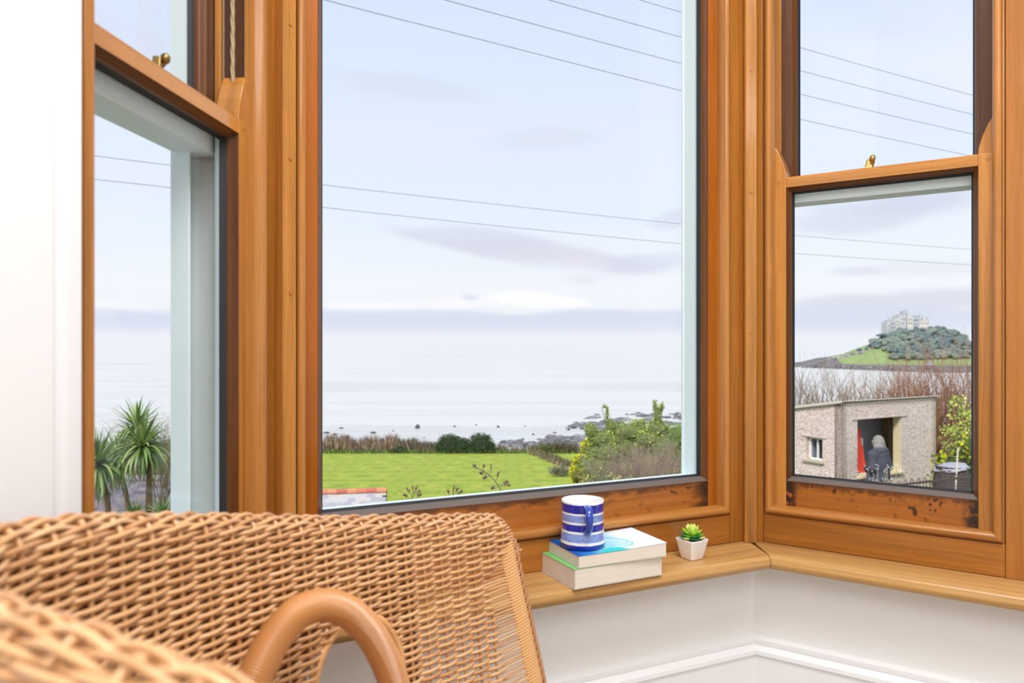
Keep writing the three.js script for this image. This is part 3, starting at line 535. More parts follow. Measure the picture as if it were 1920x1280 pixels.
    const g = new THREE.BufferGeometry(); g.setAttribute('position', new THREE.BufferAttribute(new Float32Array(pos), 3)); g.setIndex(idx); g.computeVertexNormals(); mesh('inner_layer', g, P([150, 98, 56], 0.7), wall); }
  // wrapped band and braided edge down the far side
  const bandPts = [], braid = [[], [], []];
  for (let v = bottom; v < topEdge - 0.028; v += 0.0011) { const e = sEdge - 0.085 + 0.20 * Math.max(0, topEdge - v) + ladder + 0.015; const q = surf(Math.min(table.len - 0.01, e), v); bandPts.push(q); const w = surf(Math.min(table.len - 0.005, e + 0.018), v); for (let k = 0; k < 3; k++) { const a = v * 170 + k * 2.094; braid[k].push({ p: w.p.clone().addScaledVector(w.n, -0.003 + 0.0035 * Math.cos(a)).addScaledVector(w.t, 0.0035 * Math.sin(a)), n: w.n }); } }
  { const g = strand(bandPts, 0.0042, 0.0150, 12), p = g.attributes.position; for (let i = 0; i < bandPts.length; i++) if (i % 4 === 0) for (let k = 0; k < 12; k++) { const j = i * 12 + k, c = bandPts[i].p; p.setXYZ(j, c.x + (p.getX(j) - c.x) * 0.78, c.y + (p.getY(j) - c.y) * 0.78, c.z + (p.getZ(j) - c.z) * 0.78); } g.computeVertexNormals(); mesh('wrapped_edge', g, cane(226, 172, 108), chair); }
  mesh('braided_edge', mergeGeometries(braid.map((b) => strand(b, 0.0028, 0.0028))), cane(172, 112, 60), chair);
  // arm loop of thick cane, closely wrapped
  const loop = [[452, 1330, 0.66], [478, 1268, 0.675], [512, 1202, 0.70], [552, 1153, 0.725], [598, 1134, 0.75], [644, 1142, 0.77], [682, 1172, 0.785], [712, 1216, 0.795], [737, 1276, 0.80], [752, 1345, 0.80]].map(([x, y, d]) => sight(x, y, d));
  const loopEnds = [V(-0.26, -0.54, 0.63), ...loop, V(-0.125, -0.54, 0.80)];
  const wrapped = (points, r, turns, mat, name) => {
    const c = new THREE.CatmullRomCurve3(points, false, 'centripetal'), n = turns * 3, g = new THREE.TubeGeometry(c, n, r, 20), p = g.attributes.position, q = new THREE.Vector3();
    for (let i = 0; i <= n; i++) { c.getPointAt(i / n, q); const k = i % 3 === 0 ? 0.84 : 1; for (let j = 0; j <= 20; j++) { const o = i * 21 + j; p.setXYZ(o, q.x + (p.getX(o) - q.x) * k, q.y + (p.getY(o) - q.y) * k, q.z + (p.getZ(o) - q.z) * k); } }
    g.computeVertexNormals(); return mesh(name, g, mat, chair);
  };
  wrapped(loopEnds, 0.0165, 260, cane(200, 138, 78), 'arm_loop');
  const rim = []; for (let i = 0; i <= 60; i++) { const a = mix(0, Math.PI, i / 60); rim.push(surf(hole0 - holeW * Math.cos(a) * 1.0, holeTop - holeH + holeH * Math.sin(a)).p); }
  const rimPts = [surf(hole0 - holeW, bottom).p, surf(hole0 - holeW, -0.46).p, ...rim, surf(hole0 + holeW, -0.46).p, surf(hole0 + holeW, bottom).p];
  wrapped(rimPts, 0.0045, 320, cane(222, 164, 100), 'opening_edge');
  // seat, its apron and the legs
  const seatPts = []; for (let i = 0; i <= 40; i++) { const q = surf(mix(0.04, sEdge - 0.02, i / 40), -0.53); seatPts.push(new THREE.Vector2(q.p.x + q.n.x * 0.006, -(q.p.z + q.n.z * 0.006))); }
  const shape = new THREE.Shape(seatPts);
  const weave = texture(256, 256, (u, v) => { const a = Math.floor(u * 16), b = v * 16 + (a % 2) * 0.5, k = 0.7 + 0.3 * Math.sin((b % 1) * Math.PI); return [226 * k, 168 * k, 108 * k]; }, true, [6, 6]);
  mesh('seat', new THREE.ExtrudeGeometry(shape, { depth: 0.03, bevelEnabled: true, bevelSize: 0.006, bevelThickness: 0.006, bevelSegments: 3 }).rotateX(-Math.PI / 2).translate(0, EYE - 0.58, 0), P([255, 255, 255], 0.5, { map: weave }), chair);
  for (const s of [0.06, sBack + 0.02, hole0 - 0.1, sEdge - 0.05]) { const q = surf(s, -0.56).p; wrapped([q.clone(), q.clone().add(new THREE.Vector3(0.002, -0.25, 0)), new THREE.Vector3(q.x + 0.006, 0.004, q.z)], 0.016, 200, cane(206, 142, 80), 'leg'); }
}

// ---------------------------------------------------------------- ground, beach and sea outside
const SEA = -34;
const slope = (d) => (d < 12 ? -2.88 : d < 80 ? -0.24 * d : -19.2 - (d - 80) * 0.0922);      // the hillside below the house: height against distance
function sheet(name, label, x0, x1, d0, d1, nx, nd, f, mat, kind = 'structure', scale = 4) {
  const g = new THREE.PlaneGeometry(1, 1, nx, nd), p = g.attributes.position, uv = g.attributes.uv;
  for (let i = 0; i < p.count; i++) { const a = p.getX(i) + 0.5, b = p.getY(i) + 0.5, d = mix(d0, d1, b), x = typeof x0 === 'function' ? mix(x0(d), x1(d), a) : mix(x0, x1, a), q = f(x, d); p.setXYZ(i, x, q + EYE, -d); uv.setXY(i, x / scale, d / scale); }
  g.computeVertexNormals();
  return tag(mesh(name, g, mat), label, null, null, kind);
}
{
  const turf = texture(512, 512, (u, v) => { const a = fbm(u * 22, v * 22, 4), b = fbm(u * 5 + 8, v * 40, 4), c = fbm(u * 3, v * 3, 3); const k = 0.9 + 0.34 * (a - 0.5) + 0.3 * (b - 0.5), y = sm(0.4, 0.7, c); return [mix(152, 180, y) * k, mix(176, 190, y) * k, mix(50, 66, y) * k]; });
  const grassMat = P([250, 250, 206], 0.9, { map: turf, bumpMap: turf, bumpScale: 0.06 });
  sheet('lawn_ground', 'wide bright green grass field below the house', -240, 62, 74, 209, 60, 60, (x, d) => slope(d) + 0.12 * (fbm(x * 0.1, d * 0.1, 3) - 0.5), grassMat, 'structure', 9);
  const rough = texture(256, 256, (u, v) => { const a = fbm(u * 16, v * 16, 5), b = fbm(u * 4 + 3, v * 4, 3); return [mix(70, 130, a), mix(86, 124, a) + 16 * b, mix(44, 80, a)]; });
  sheet('garden_ground', 'rough garden slope directly below the bay', -60, 60, 0.6, 75, 40, 60, (x, d) => slope(d) - 0.05 + 0.25 * (fbm(x * 0.3, d * 0.3, 3) - 0.5), P([220, 220, 220], 0.95, { map: rough }), 'structure', 3);
  // beach
  const sandTex = texture(512, 512, (u, v) => { const a = fbm(u * 6, v * 30, 4), b = fbm(u * 60, v * 60, 3), w = sm(0.45, 0.6, fbm(u * 3 + 5, v * 12, 4)); const k = 0.93 + 0.12 * (b - 0.5) + 0.1 * (a - 0.5); return [mix(226, 232, w) * k, mix(222, 232, w) * k, mix(216, 232, w) * k]; });
  const sand = P([236, 234, 232], 0.42, { map: sandTex });
  const shore = (x, d) => { const k = d - 0.12 * Math.max(0, x) ; return d < 214 ? -31.6 - (d - 200) * 0.09 : -32.8 - (k - 214) * 0.0135 + 0.25 * (fbm(x * 0.03 + 5, d * 0.06, 3) - 0.5) + 0.5 * sm(20, 90, x) * (fbm(x * 0.05, d * 0.1 + 7, 3) - 0.3); };
  sheet('beach', 'pale wet sand beach beyond the field', -320, 260, 200, 372, 90, 70, shore, sand, 'structure', 40);
  // sea, flat to the horizon
  const swell = texture(512, 512, (u, v) => { const a = fbm(u * 10, v * 44, 5), b = fbm(u * 34 + 3, v * 120, 3); const k = 255 * (0.5 + 0.7 * (a - 0.5) + 0.35 * (b - 0.5)); return [k, k, k]; }, false);
  const lanes = texture(512, 512, (u, v) => { const a = fbm(u * 5, v * 26, 5), b = fbm(u * 2.5 + 9, v * 7, 3), k = 255 * (0.99 - 0.03 * sm(0.5, 0.68, a) - 0.03 * sm(0.45, 0.7, b)); return [k, k, k * 1.004]; });
  lanes.repeat.set(0.11, 0.16);
  const water = P([211, 207, 200], 0.3, { map: lanes, bumpMap: swell, bumpScale: 0.35, specularIntensity: 1.0, ior: 1.34 });
  const near = sheet('sea', 'calm pale grey sea reaching to the horizon', (d) => -0.95 * d - 200, (d) => 0.95 * d + 300, 230, 13500, 8, 40, () => SEA, water, 'structure', 90);
  // smooth patches and darker wind lanes of the water itself are one surface, so nothing is laid over it
  // ---- rocks
  const rockGeo = [0, 1, 2, 3].map((k) => { const g = new THREE.IcosahedronGeometry(1, 2), p = g.attributes.position; for (let i = 0; i < p.count; i++) { const x = p.getX(i), y = p.getY(i), z = p.getZ(i), n = 0.66 + 0.62 * fbm(x * 1.4 + k * 9 + 20, y * 1.4 + z * 1.7 + 30, 3); p.setXYZ(i, x * n, y * n, z * n); } g.computeVertexNormals(); return g; });
  const rockMat = [P([82, 82, 86], 0.85), P([104, 100, 100], 0.85), P([62, 62, 68], 0.8)];
  const spots = [[783, 803, 3.2, 2.6, 'tall square dark rock standing alone at the water line'], [640, 803, 3, 0.9], [612, 812, 4, 0.9], [628, 815, 3, 0.8], [652, 819, 3, 0.8], [700, 812, 3.4, 1], [737, 808, 1.4, 0.7], [852, 800, 2, 1], [893, 797, 1.6, 0.6], [934, 801, 2.4, 1.2], [985, 799, 1.6, 0.6], [662, 827, 2.6, 0.7], [730, 822, 2, 0.6], [795, 821, 1.4, 0.5], [980, 824, 2, 0.8], [964, 830, 2, 0.9], [1206, 782, 3, 0.8], [1216, 781, 2.6, 0.8], [1000, 815, 2, 0.8], [1040, 812, 2.4, 0.9], [1066, 806, 2.2, 0.9], [1100, 806, 2.6, 1], [1120, 800, 2.4, 0.9], [1052, 818, 2, 0.8]];
  spots.forEach(([px, py, w, h, label], i) => {
    let d = 230; for (let k = 0; k < 40; k++) { const y = Math.max(SEA, shore((px - 960) / F * d, d)); d = -y * F / (py - 640); if (d > 370) d = 370; }
    const x = (px - 960) / F * d, y = Math.max(SEA, shore(x, d));
    const m = mesh('beach_rock', rockGeo[i % 4], rockMat[i % 3]); m.position.copy(V(x, y + h * 0.15, d)); m.scale.set(w * 0.3, h * 0.5, w * 0.25); m.rotation.y = i * 1.3;
    tag(m, label ?? 'small dark rock lying scattered on the pale beach', 'rock', label ? null : 'small rocks scattered on the beach');
  });
  // the dark reef at the right: boulders beyond counting
  const list = []; const q = new THREE.Matrix4(), qq = new THREE.Quaternion(), e = new THREE.Euler();
  for (let i = 0; i < 2600; i++) {
    const px = rr(940, 1420), lift = sm(1000, 1140, px), d = rr(mix(226, 244, lift), mix(248, 352, lift)), x = (px - 960) / F * d;
    if (fbm(x * 0.06 + 3, d * 0.075, 3) < mix(0.5, 0.43, lift)) continue;
    const s = rr(0.4, 1.5), y = Math.max(SEA, shore(x, d));
    list.push(q.clone().compose(V(x, y + 0.1, d), qq.setFromEuler(e.set(rr(-0.2, 0.2), rr(0, 6), 0)), new THREE.Vector3(s * rr(0.9, 1.9), s * rr(0.3, 0.65), s)));
  }
  const reef = new THREE.InstancedMesh(rockGeo[1], P([255, 255, 255], 0.85), list.length); list.forEach((m, i) => { reef.setMatrixAt(i, m); const k = rr(0.5, 1); reef.setColorAt(i, col(150 * k, 147 * k, 150 * k)); });
  reef.name = 'reef_boulders'; scene.add(tag(reef, 'dark boulders covering the shore at the right end of the beach', 'boulders', null, 'stuff'));
}

// ---------------------------------------------------------------- plants
const leafGeo = (() => { // a pointed leaf, folded a little along its middle
  const g = new THREE.BufferGeometry(); g.setAttribute('position', new THREE.BufferAttribute(new Float32Array([0, 0, 0, -0.3, 0.06, 0.45, 0, 0, 0.5, 0.3, 0.06, 0.45, 0, -0.04, 1]), 3)); g.setIndex([0, 2, 1, 0, 3, 2, 1, 2, 4, 2, 3, 4]); g.computeVertexNormals(); return g;
})();
const bladeGeo = (() => { const g = new THREE.BufferGeometry(); g.setAttribute('position', new THREE.BufferAttribute(new Float32Array([-0.5, 0, 0, 0.5, 0, 0, 0, 0.02, 0.12, -0.35, 0.5, 0.02, 0.35, 0.5, 0.02, 0, 1, -0.05]), 3)); g.setIndex([0, 1, 4, 0, 4, 3, 3, 4, 5, 0, 3, 2, 1, 2, 4, 2, 3, 5, 2, 5, 4]); g.computeVertexNormals(); return g; })();
const leafy = (rough = 0.75) => new THREE.MeshPhysicalMaterial({ color: 0xffffff, roughness: rough, transmission: 0.3, thickness: 0, specularIntensity: 0.4 });
const LEAF = leafy(), TWIG = P([255, 255, 255], 0.9);
function scatter(name, geo, mat, places, parent, kind = 'stuff') {     // places: { p, dir, roll, s: [sx, sy, sz], c }
  const im = new THREE.InstancedMesh(geo, mat, places.length), q = new THREE.Quaternion(), m = new THREE.Matrix4(), z = new THREE.Vector3(0, 0, 1), r = new THREE.Quaternion();
  places.forEach((a, i) => { q.setFromUnitVectors(a.axis ?? z, a.dir); r.setFromAxisAngle(a.axis ?? z, a.roll ?? 0); q.multiply(r); im.setMatrixAt(i, m.compose(a.p, q, new THREE.Vector3(...a.s))); im.setColorAt(i, a.c); });
  im.name = parent === scene ? numbered(name) : name; im.castShadow = im.receiveShadow = true; if (kind) im.userData.kind = kind; parent.add(im); return im;
}
const rdir = (up = 0) => { const v = new THREE.Vector3(rr(-1, 1), rr(-1, 1) + up, rr(-1, 1)); return v.lengthSq() < 1e-3 ? v.set(0, 1, 0) : v.normalize(); };
const pick = (a) => a[Math.floor(rnd() * a.length)];
const shade = (c, k) => col(Math.min(255, c[0] * k), Math.min(255, c[1] * k), Math.min(255, c[2] * k));
// a leafy bush: lobes of foliage round a few stems. lobes: [x, y, z, rx, ry, rz] from the bush's foot
function bush(name, label, category, foot, lobes, o) {
  const b = tag(base(name, foot), label, category, o.group), places = [];
  const total = lobes.reduce((a, l) => a + l[3] * l[4] + l[4] * l[5], 0);
  for (const [x, y, z, rx, ry, rz] of lobes) {
    const n = Math.round(o.n * (rx * ry + ry * rz) / total);
    for (let i = 0; i < n; i++) { const d = rdir(0.15), k = Math.pow(rnd(), 0.33) * rr(0.86, 1.1), p = new THREE.Vector3(x + d.x * rx * k, y + d.y * ry * k, z + d.z * rz * k), s = o.leaf * rr(0.6, 1.3); places.push({ p, dir: d.clone().add(rdir(0.3).multiplyScalar(0.9)).normalize(), roll: rr(0, 6.28), s: [s * (o.wide ?? 1), s, s], c: shade(pick(o.colors), rr(0.95, 1.45)) }); }
  }
  scatter('foliage', leafGeo, LEAF, places, b);
  if (o.core) { const cg = lobes.map(([x, y, z, rx, ry, rz], k) => { const g = new THREE.IcosahedronGeometry(1, 3), p = g.attributes.position; for (let i = 0; i < p.count; i++) { const n = 0.72 + 0.3 * (fbm(p.getX(i) * 2 + k * 3 + 20, p.getY(i) * 2 + p.getZ(i) * 2.3 + 40, 3) - 0.4); p.setXYZ(i, x + p.getX(i) * n * rx, y + p.getY(i) * n * ry, z + p.getZ(i) * n * rz); } g.computeVertexNormals(); return g; }); mesh('inner_growth', cg, P(o.core, 0.95), b).userData.kind = 'stuff'; }
  const st = []; for (const [x, y, z] of lobes) for (let k = 0; k < 3; k++) st.push(bar(new THREE.Vector3(rr(-0.1, 0.1) * o.leaf * 4, 0, rr(-0.1, 0.1) * o.leaf * 4), new THREE.Vector3(x + rr(-0.2, 0.2) * lobes[0][3], y, z + rr(-0.2, 0.2) * lobes[0][5]), o.stem ?? 0.02, (o.stem ?? 0.02) * 0.4, 5));
  mesh('stems', st, P(o.bark ?? [92, 78, 62], 0.9), b).userData.kind = 'stuff';
  return b;
}
// a leafless shrub: stems that fork into twigs
function bareShrub(name, label, foot, o) {
  const b = tag(base(name, foot), label, 'shrub', o.group), thick = [], fine = [];
  const grow = (p, d, len, r, level) => {
    let a = p.clone(), dir = d.clone(); const n = 3;
    for (let i = 0; i < n; i++) { const e = a.clone().addScaledVector(dir, len / n); (level < 2 ? thick : fine).push(bar(a, e, r * (1 - i / n * 0.4), r * (1 - (i + 1) / n * 0.4), level < 2 ? 5 : 3)); if (level < o.depth && i > 0 || (level < o.depth && rnd() < 0.4)) for (let k = 0; k < (level === 0 ? 2 : 1 + (rnd() < 0.5 ? 1 : 0)); k++) grow(e, dir.clone().add(rdir(0.45).multiplyScalar(o.spread)).normalize(), len * rr(0.5, 0.75), r * 0.58, level + 1); a = e; dir.add(rdir(0.25).multiplyScalar(0.14)).normalize(); }
  };
  for (let i = 0; i < o.stems; i++) { const a = rr(0, 6.28), q = new THREE.Vector3(Math.cos(a) * rr(0, o.foot), 0, Math.sin(a) * rr(0, o.foot)); grow(q, new THREE.Vector3(q.x * o.lean + rr(-0.2, 0.2) + (o.tilt ?? 0), 1, q.z * o.lean + rr(-0.2, 0.2)).normalize(), o.len * rr(0.8, 1.15), o.r, 0); }
  mesh('branches', thick, P(o.bark, 0.9), b).userData.kind = 'stuff'; mesh('twigs', fine, P(o.twig, 0.9), b).userData.kind = 'stuff';
  return b;
}
{
  // hedge of brown reeds and scrub along the far edge of the field
  const up = new THREE.Vector3(0, 1, 0);
  const hedge = (name, label, n, px0, px1, h0, h1, colors, dd = [207, 213]) => {
    const places = []; for (let i = 0; i < n; i++) { const px = rr(px0, px1), d = rr(...dd), x = (px - 960) / F * d, h = rr(h0, h1) * (0.6 + 0.7 * fbm(px * 0.045, 3, 3)); places.push({ p: V(x, slope(Math.min(d, 209)) - 0.2, d), dir: new THREE.Vector3(rr(-0.25, 0.25), 1, rr(-0.2, 0.2)).normalize(), axis: up, roll: rr(0, 6), s: [rr(0.12, 0.34), h, rr(0.2, 0.4)], c: shade(pick(colors), rr(1.0, 1.5)) }); }
    return tag(scatter(name, bladeGeo, TWIG, places, scene), label, 'hedge', null, 'stuff');
  };
  hedge('reed_hedge', 'brown reed hedge along the far left edge of the field', 3600, 560, 745, 2.4, 5.4, [[150, 124, 104], [168, 142, 120], [120, 104, 84], [134, 116, 98]]);
  hedge('scrub_hedge', 'thin brown scrub hedge left of the two dark round bushes', 2200, 740, 835, 1.8, 4.4, [[138, 116, 94], [110, 104, 80], [96, 96, 70]]);
  hedge('low_hedge', 'low brown hedge right of the two dark round bushes', 2600, 900, 1300, 1.2, 2.8, [[128, 112, 88], [110, 108, 72], [92, 88, 66]]);
  hedge('far_hedge', 'distant dark hedge seen behind the left palm', 2600, 120, 345, 1.6, 4.2, [[96, 100, 74], [112, 104, 82], [80, 88, 66]], [207, 213]);
  hedge('grass_bank', 'dark green bank at the foot of the far hedge', 5200, 420, 1300, 0.7, 1.7, [[88, 110, 50], [70, 92, 44], [108, 124, 58]], [204, 208]);
  const places = []; for (let i = 0; i < 4200; i++) { const t = Math.pow(rnd(), 0.8), d = mix(207, 148, t) + rr(-1.5, 1.5), x = mix(5.5, 12.6, t) + rr(-1, 1) + (1 - t) * rr(-1, 1); places.push({ p: V(x, slope(d) - 0.1, d), dir: new THREE.Vector3(rr(-0.6, 0.6), 1, rr(-0.5, 0.5)).normalize(), axis: up, roll: rr(0, 6), s: [rr(0.1, 0.3), rr(0.6, 1.9) * (0.6 + fbm(t * 14, 2, 3) * 0.8), rr(0.15, 0.3)], c: shade(pick([[134, 114, 90], [150, 126, 104], [112, 126, 70], [100, 100, 72]]), rr(0.9, 1.4)) }); }
  tag(scatter('bank_hedge', bladeGeo, TWIG, places, scene), 'dark overgrown bank running down between the two grass fields', 'hedge', null, 'stuff');
  // round evergreens
  const at = (px, d) => V((px - 960) / F * d, slope(Math.min(d, 209)) - 0.2, d);
  const dark = [[52, 76, 40], [66, 92, 48], [40, 60, 36], [84, 104, 60]];
  bush('round_bush', 'dark green round bush on the field edge, the wider left one of the pair', 'bush', at(851, 206), [[-1.2, 2.6, 0, 3.6, 2.9, 2.6], [2.0, 2.2, 0.3, 3.0, 2.4, 2.4], [-3.4, 1.7, 0, 1.8, 1.7, 1.6]], { n: 5200, leaf: 0.42, colors: dark, core: [40, 54, 32], stem: 0.15 });
  bush('round_bush', 'dark green round bush on the field edge, the domed right one of the pair', 'bush', at(902, 206), [[0, 2.7, 0, 3.6, 3.0, 2.6], [-2.2, 1.6, 0.4, 1.8, 1.6, 1.6], [2.6, 1.7, 0.2, 1.5, 1.6, 1.5]], { n: 4200, leaf: 0.42, colors: dark, core: [40, 54, 32], stem: 0.15 });
  bush('low_bush', 'small dark bush low in the reed hedge', 'bush', at(752, 205.5), [[0, 0.9, 0, 1.6, 1.1, 1.2], [-2, 0.7, 0, 1.2, 0.8, 1]], { n: 900, leaf: 0.36, colors: dark, core: [44, 56, 36], stem: 0.08 });
  [[1024, 206, 'small upright bush with a pale crown beside the divided field'], [1046, 207, 'brown flax like clump at the far right of the field'], [1066, 206, 'dark clump behind the yellow gorse at the far fence']].forEach(([px, d, label], i) => {
    const b = tag(base('flax_clump', at(px, d)), label, 'bush', null), pl = []; for (let k = 0; k < 420; k++) pl.push({ p: new THREE.Vector3(rr(-1.6, 1.6), 0, rr(-0.8, 0.8)), dir: new THREE.Vector3(rr(-0.9, 0.9), 1.2, rr(-0.9, 0.9)).normalize(), axis: up, roll: rr(0, 6), s: [0.16, rr(2.2, 4.2), 0.2], c: shade(pick([[108, 102, 68], [92, 94, 66], i ? [132, 104, 86] : [144, 150, 80]]), rr(0.9, 1.4)) });
    scatter('blades', bladeGeo, TWIG, pl, b);
  });
  // spiky flax at the end of the bank
  const fl = tag(base('spiky_flax', V(8.05 * 1.06, slope(134), 134)), 'grey green spiky flax clump at the near end of the bank', 'plant'), pl = [];
  for (let k = 0; k < 520; k++) pl.push({ p: new THREE.Vector3(rr(-0.9, 0.9), 0, rr(-0.4, 0.4)), dir: new THREE.Vector3(rr(-1.3, 1.3), rr(0.5, 1.4), rr(-1.1, 1.1)).normalize(), axis: up, roll: rr(0, 6), s: [0.12, rr(1.4, 2.9), 0.15], c: shade(pick([[150, 146, 124], [180, 176, 154], [120, 124, 94], [104, 94, 76]]), rr(0.9, 1.4)) });
  scatter('blades', bladeGeo, TWIG, pl, fl);
}

// ---------------------------------------------------------------- the castle island
const ISLE = 1000;                                                                           // distance ahead
const ipx = (px) => (px - 960) / F * ISLE, ih = (py) => (640 - py) / F * ISLE;              // right of the axis; height from the eye
{
  // outline of the hill as the photograph shows it, then given depth: height falls off to the front and the back
  const ridge = [[1490, 688], [1500, 684], [1535, 678], [1560, 670], [1590, 664], [1612, 660], [1625, 652], [1640, 646], [1655, 640], [1668, 632], [1690, 626], [1720, 622], [1745, 620], [1765, 622], [1785, 628], [1805, 636], [1830, 646], [1880, 664], [1930, 688]].map(([x, y]) => [ipx(x), ih(y)]);
  const crest = (x) => { if (x <= ridge[0][0]) return SEA - 2; for (let i = 0; i + 1 < ridge.length; i++) if (x <= ridge[i + 1][0]) { const t = (x - ridge[i][0]) / (ridge[i + 1][0] - ridge[i][0]); return mix(ridge[i][1], ridge[i + 1][1], t); } return SEA - 2; };
  const front = (x) => 150 * sm(ridge[0][0] - 6, ridge[0][0] + 90, x) + 6;                 // how far the shore comes forward of the crest
  const hill = (x, d) => { const e = ISLE - d, H = crest(x) - SEA; if (e >= 0) { const t = Math.min(1, e / front(x)); return SEA - 1.5 + (H + 1.5) * (t < 0.42 ? 1 - 0.72 * sm(0, 0.44, t) : mix(0.28, 0, Math.pow((t - 0.42) / 0.58, 0.8))) + (t > 0.42 ? 2.6 * (1 - t) : 0) + (t > 0.03 ? 1.2 * (fbm(x * 0.04, d * 0.04, 3) - 0.5) : 0); } const t = Math.min(1, -e / 120); return SEA - 1.5 + (H + 1.5) * (1 - t * t); };
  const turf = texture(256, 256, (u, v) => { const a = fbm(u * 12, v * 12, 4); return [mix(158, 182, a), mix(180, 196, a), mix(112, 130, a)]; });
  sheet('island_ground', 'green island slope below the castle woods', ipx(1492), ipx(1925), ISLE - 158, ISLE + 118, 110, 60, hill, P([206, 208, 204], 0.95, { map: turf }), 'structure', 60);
  // the rocky foreshore round the island, and the causeway to the right
  const stone = texture(256, 256, (u, v) => { const a = fbm(u * 14, v * 20, 4); const k = mix(104, 156, a); return [k, k * 0.96, k * 0.96]; });
  const rim = (x) => front(x) + 26 + 10 * (fbm(x * 0.03, 2, 3) - 0.5);
  sheet('island_foreshore', 'dark rocky foreshore round the island', ipx(1484), ipx(1940), ISLE - 190, ISLE + 50, 130, 44, (x, d) => { const t = (ISLE - d) / rim(x), point = x < ipx(1568) ? hill(x, d) + 1.0 + 1.2 * (fbm(x * 0.12, d * 0.12, 4) - 0.5) - 2.5 * sm(ipx(1556), ipx(1568), x) : -99; return Math.max(point, SEA - 1 + 6.5 * (1 - sm(0.78, 1.05, t)) * sm(ipx(1484), ipx(1512), x) + 1.3 * (fbm(x * 0.14, d * 0.14, 4) - 0.5) - (t < 0.5 ? 6 : 0)); }, P([220, 218, 220], 0.95, { map: stone }), 'structure', 50);
  const rocks = new THREE.IcosahedronGeometry(1, 1), list = []; { const p = rocks.attributes.position; for (let i = 0; i < p.count; i++) { const n = 0.7 + 0.5 * hash(Math.round(p.getX(i) * 50), Math.round(p.getY(i) * 50 + p.getZ(i) * 70)); p.setXYZ(i, p.getX(i) * n, p.getY(i) * n, p.getZ(i) * n); } rocks.computeVertexNormals(); }
  for (let i = 0; i < 900; i++) { const x = rr(ipx(1492), ipx(1850)), t = rr(0.84, 1.02), d = ISLE - rim(x) * t; list.push({ p: V(x, SEA + rr(0.2, 3.2) * (1.05 - t) * 6, d), dir: rdir(), s: [rr(1, 4), rr(0.6, 1.8), rr(1, 2.5)], c: shade([126, 122, 122], rr(0.7, 1.15)) }); }
  for (let i = 0; i < 160; i++) { const x = rr(ipx(1530), ipx(1640)); list.push({ p: V(x, crest(x) - rr(0, 2.5), ISLE - rr(0, 14)), dir: rdir(), s: [rr(1, 4), rr(0.8, 2), rr(1, 2.5)], c: shade([150, 146, 138], rr(0.8, 1.15)) }); }
  tag(scatter('island_rocks', rocks, P([255, 255, 255], 0.9), list, scene), 'grey rocks scattered along the island shore', 'rocks', null, 'stuff');
  // ---- trees on the island: one pattern tree for each kind, copied
  const crownGeo = (k) => { const g = new THREE.IcosahedronGeometry(1, 3), p = g.attributes.position; for (let i = 0; i < p.count; i++) { const x = p.getX(i), y = p.getY(i), z = p.getZ(i), n = 0.74 + 0.5 * fbm(x * 2.3 + k * 7 + 20, y * 2.3 + z * 2.9 + 40, 4); p.setXYZ(i, x * n, y * n, z * n); } g.computeVertexNormals(); return g; };
  const green = [P([100, 118, 114], 0.95), P([110, 126, 116], 0.95), P([94, 110, 112], 0.95), P([122, 132, 118], 0.95)], trunkMat = P([96, 86, 78], 0.9);  // crown colours paled and greyed to stand in for sea haze
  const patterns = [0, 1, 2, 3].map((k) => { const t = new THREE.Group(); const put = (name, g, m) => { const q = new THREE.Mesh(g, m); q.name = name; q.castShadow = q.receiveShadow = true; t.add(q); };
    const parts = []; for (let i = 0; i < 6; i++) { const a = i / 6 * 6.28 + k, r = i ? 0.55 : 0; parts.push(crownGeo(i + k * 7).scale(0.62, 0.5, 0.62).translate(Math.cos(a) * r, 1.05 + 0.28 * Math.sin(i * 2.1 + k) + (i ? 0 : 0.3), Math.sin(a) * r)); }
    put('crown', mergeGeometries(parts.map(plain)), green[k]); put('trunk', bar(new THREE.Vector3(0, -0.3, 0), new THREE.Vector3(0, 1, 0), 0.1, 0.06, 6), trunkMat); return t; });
  const tree = (px, py, size, k, label, group = 'dense trees covering the castle hill', sy = 1) => {
    // foot on the hillside where the sight line meets it, found by stepping back from the shore
    let d = ISLE - 120; for (; d < ISLE + 2; d += 2) if (hill((px - 960) / F * d, d) >= (640 - py) / F * d) break;
    const x = (px - 960) / F * d, t = patterns[k].clone(); t.name = numbered('island_tree'); t.position.copy(V(x, hill(x, d) - size * 0.25, d)); t.scale.set(size, size * sy, size); t.rotation.y = rr(0, 6); scene.add(t); tag(t, label, 'tree', group);
  };
  seed = 7711;
  const rows = [[636, 1672, 1740, 11], [640, 1650, 1800, 14], [646, 1640, 1815, 15], [652, 1648, 1822, 15], [658, 1662, 1822, 14], [664, 1676, 1818, 12], [669, 1690, 1815, 10], [673, 1676, 1815, 11], [631, 1690, 1795, 9], [628, 1745, 1790, 5]];
  for (const [py, a, b, n] of rows) for (let i = 0; i < n; i++) tree(mix(a, b, (i + rr(-0.3, 0.3)) / (n - 1)), py + rr(-2, 2), rr(4.2, 6.6), Math.floor(rnd() * 4), 'dense tree in a haze greyed green, in the wood covering the castle hill', undefined, rr(0.8, 1.1));
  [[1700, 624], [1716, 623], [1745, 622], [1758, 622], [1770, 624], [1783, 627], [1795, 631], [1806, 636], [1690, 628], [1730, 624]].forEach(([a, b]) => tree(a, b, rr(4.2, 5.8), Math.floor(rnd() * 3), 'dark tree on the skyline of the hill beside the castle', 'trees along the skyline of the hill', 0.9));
  [[1612, 659, 3.6], [1634, 651, 4], [1640, 647, 4.4], [1646, 649, 4], [1626, 655, 2.4]].forEach(([a, b, s]) => tree(a, b, s, 2, 'dark wind bent tree on the rocky left shoulder of the hill', 'trees on the left shoulder of the hill', 0.8));
